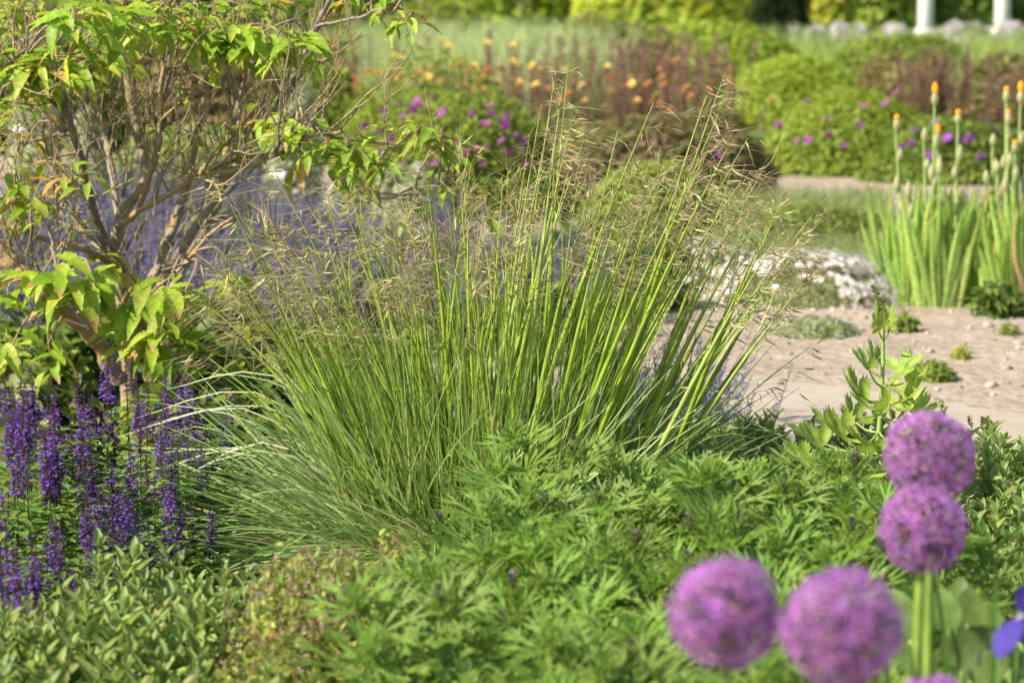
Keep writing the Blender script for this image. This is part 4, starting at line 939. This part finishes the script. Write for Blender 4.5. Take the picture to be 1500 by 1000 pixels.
allium('uppermost of the purple allium globes, right of the lobed leaf plant', 1362, 667, 66, 3.55, 1376)
allium('purple allium globe touching the underside of the uppermost globe, on a green stem', 1352, 774, 63, 3.45, 1349)
allium('left of the two large blurred purple allium globes at the bottom', 1063, 897, 82, 2.62, 1070)
allium('large blurred purple allium globe right of its twin at the bottom', 1235, 918, 86, 2.5, 1240)
allium('purple allium globe only peeking over the bottom edge', 1366, 1052, 62, 3.2, 1366)

# ------------------------------------------------------------------ blue iris and broad leaves at lower right
IY = 3.35; b = np.array([X(1500, IY), IY, 0]); c = P(1506, 903, IY) - b
o = thing('blue_iris', 'violet blue iris flower with white marked petals at the right edge', 'flower', tuple(b))
s = MB(); tube(s, [(0, 0, 0), c * .5, c], [.006, .005, .004], 7, (.2, .32, .08)); part('stem', s, M_STEM, o)
FALL = leaf_t([0, .2, .45, .7, .9, 1], [.25, .4, .8, 1, .75, .2], .1, .75)
for k, a in enumerate((math.pi * 1.16, math.pi * 1.75, math.pi * .42)):
    f = MB(); D = np.array([[math.cos(a), math.sin(a), -.15]])
    inst(f, FALL, c[None], D, np.array([[0, 0, 1.]]), .056, .050, (.09, .065, .36)); p = part('fall_petal', f, M_PETAL, o)
    f = MB(); inst(f, LENS, (c + [-.003, -.005, .004])[None], D + [0, 0, .05], np.array([[0, 0, 1.]]), .02, .010, (.62, .58, .52)); part('white_mark', f, M_PETAL, p)
for k, a in enumerate((math.pi * .75, math.pi * 1.42, 0.1)):
    f = MB(); inst(f, OVAL, c[None], np.array([[math.cos(a) * .45, math.sin(a) * .45, 1.]]), np.array([[math.cos(a), math.sin(a), -.3]]), .045, .026, (.10, .07, .38)); part('standard_petal', f, M_PETAL, o)
mb = MB()
for k in range(15):
    px = U(1380, 1530); q = np.array([X(px, IY + .1), IY + U(-.05, .4), 0]) - b; a = U(-.35, .35)
    inst(mb, SWORD, q[None], np.array([[math.sin(a), U(-.1, .1), 1.]]), np.array([[U(-.5, .5), -1., .1]]), U(.5, .78), U(.014, .02), vary((.14, .25, .07), 1, .15, .06))
part('leaves', mb, M_LEAF, o)
BROAD = leaf_t([0, .12, .3, .5, .7, .88, 1], [.15, .7, .95, 1, .85, .5, .03], .25, .35, .015)
BY = 3.85; b = np.array([X(1405, BY), BY, 0]); o = thing('broad_leaved_plant', 'broad smooth leaved plant behind the two allium stems', 'plant', tuple(b)); mb = MB(); st = MB()
for (lx, ly, rr, ux, uz, yy_) in ((1385, 900, 60, -.15, 1., -.1), (1420, 905, 72, .2, 1., .05), (1440, 925, 64, .6, .7, .1), (1345, 920, 60, -.8, .5, .05), (1400, 960, 70, .3, .3, -.3), (1355, 975, 64, -.6, .4, -.2), (1440, 985, 60, .7, .5, -.2), (1320, 890, 52, -.5, .8, .2), (1405, 870, 42, .1, 1., .2), (1300, 960, 50, -.6, .6, .1)):
    e = P(lx, ly, BY + yy_) - b; L = rr / K * BY * 1.05
    tube(st, smooth([[0, 0, 0], e * [.5, .5, .7], e - np.array([ux, 0, uz]) * .01], 6), .0035, 5, (.26, .34, .12))
    inst(mb, BROAD, (e - np.array([ux, 0, uz]) * L * .4)[None], np.array([[ux, yy_ * .5, uz]]), np.array([[-ux * .3 + U(-.3, .3), -1., .35]]), L, L * .75, vary((.085, .155, .04), 1, .2, .07))
part('leaf_stalks', st, M_STEM, o); part('leaves', mb, M_LEAF, o)
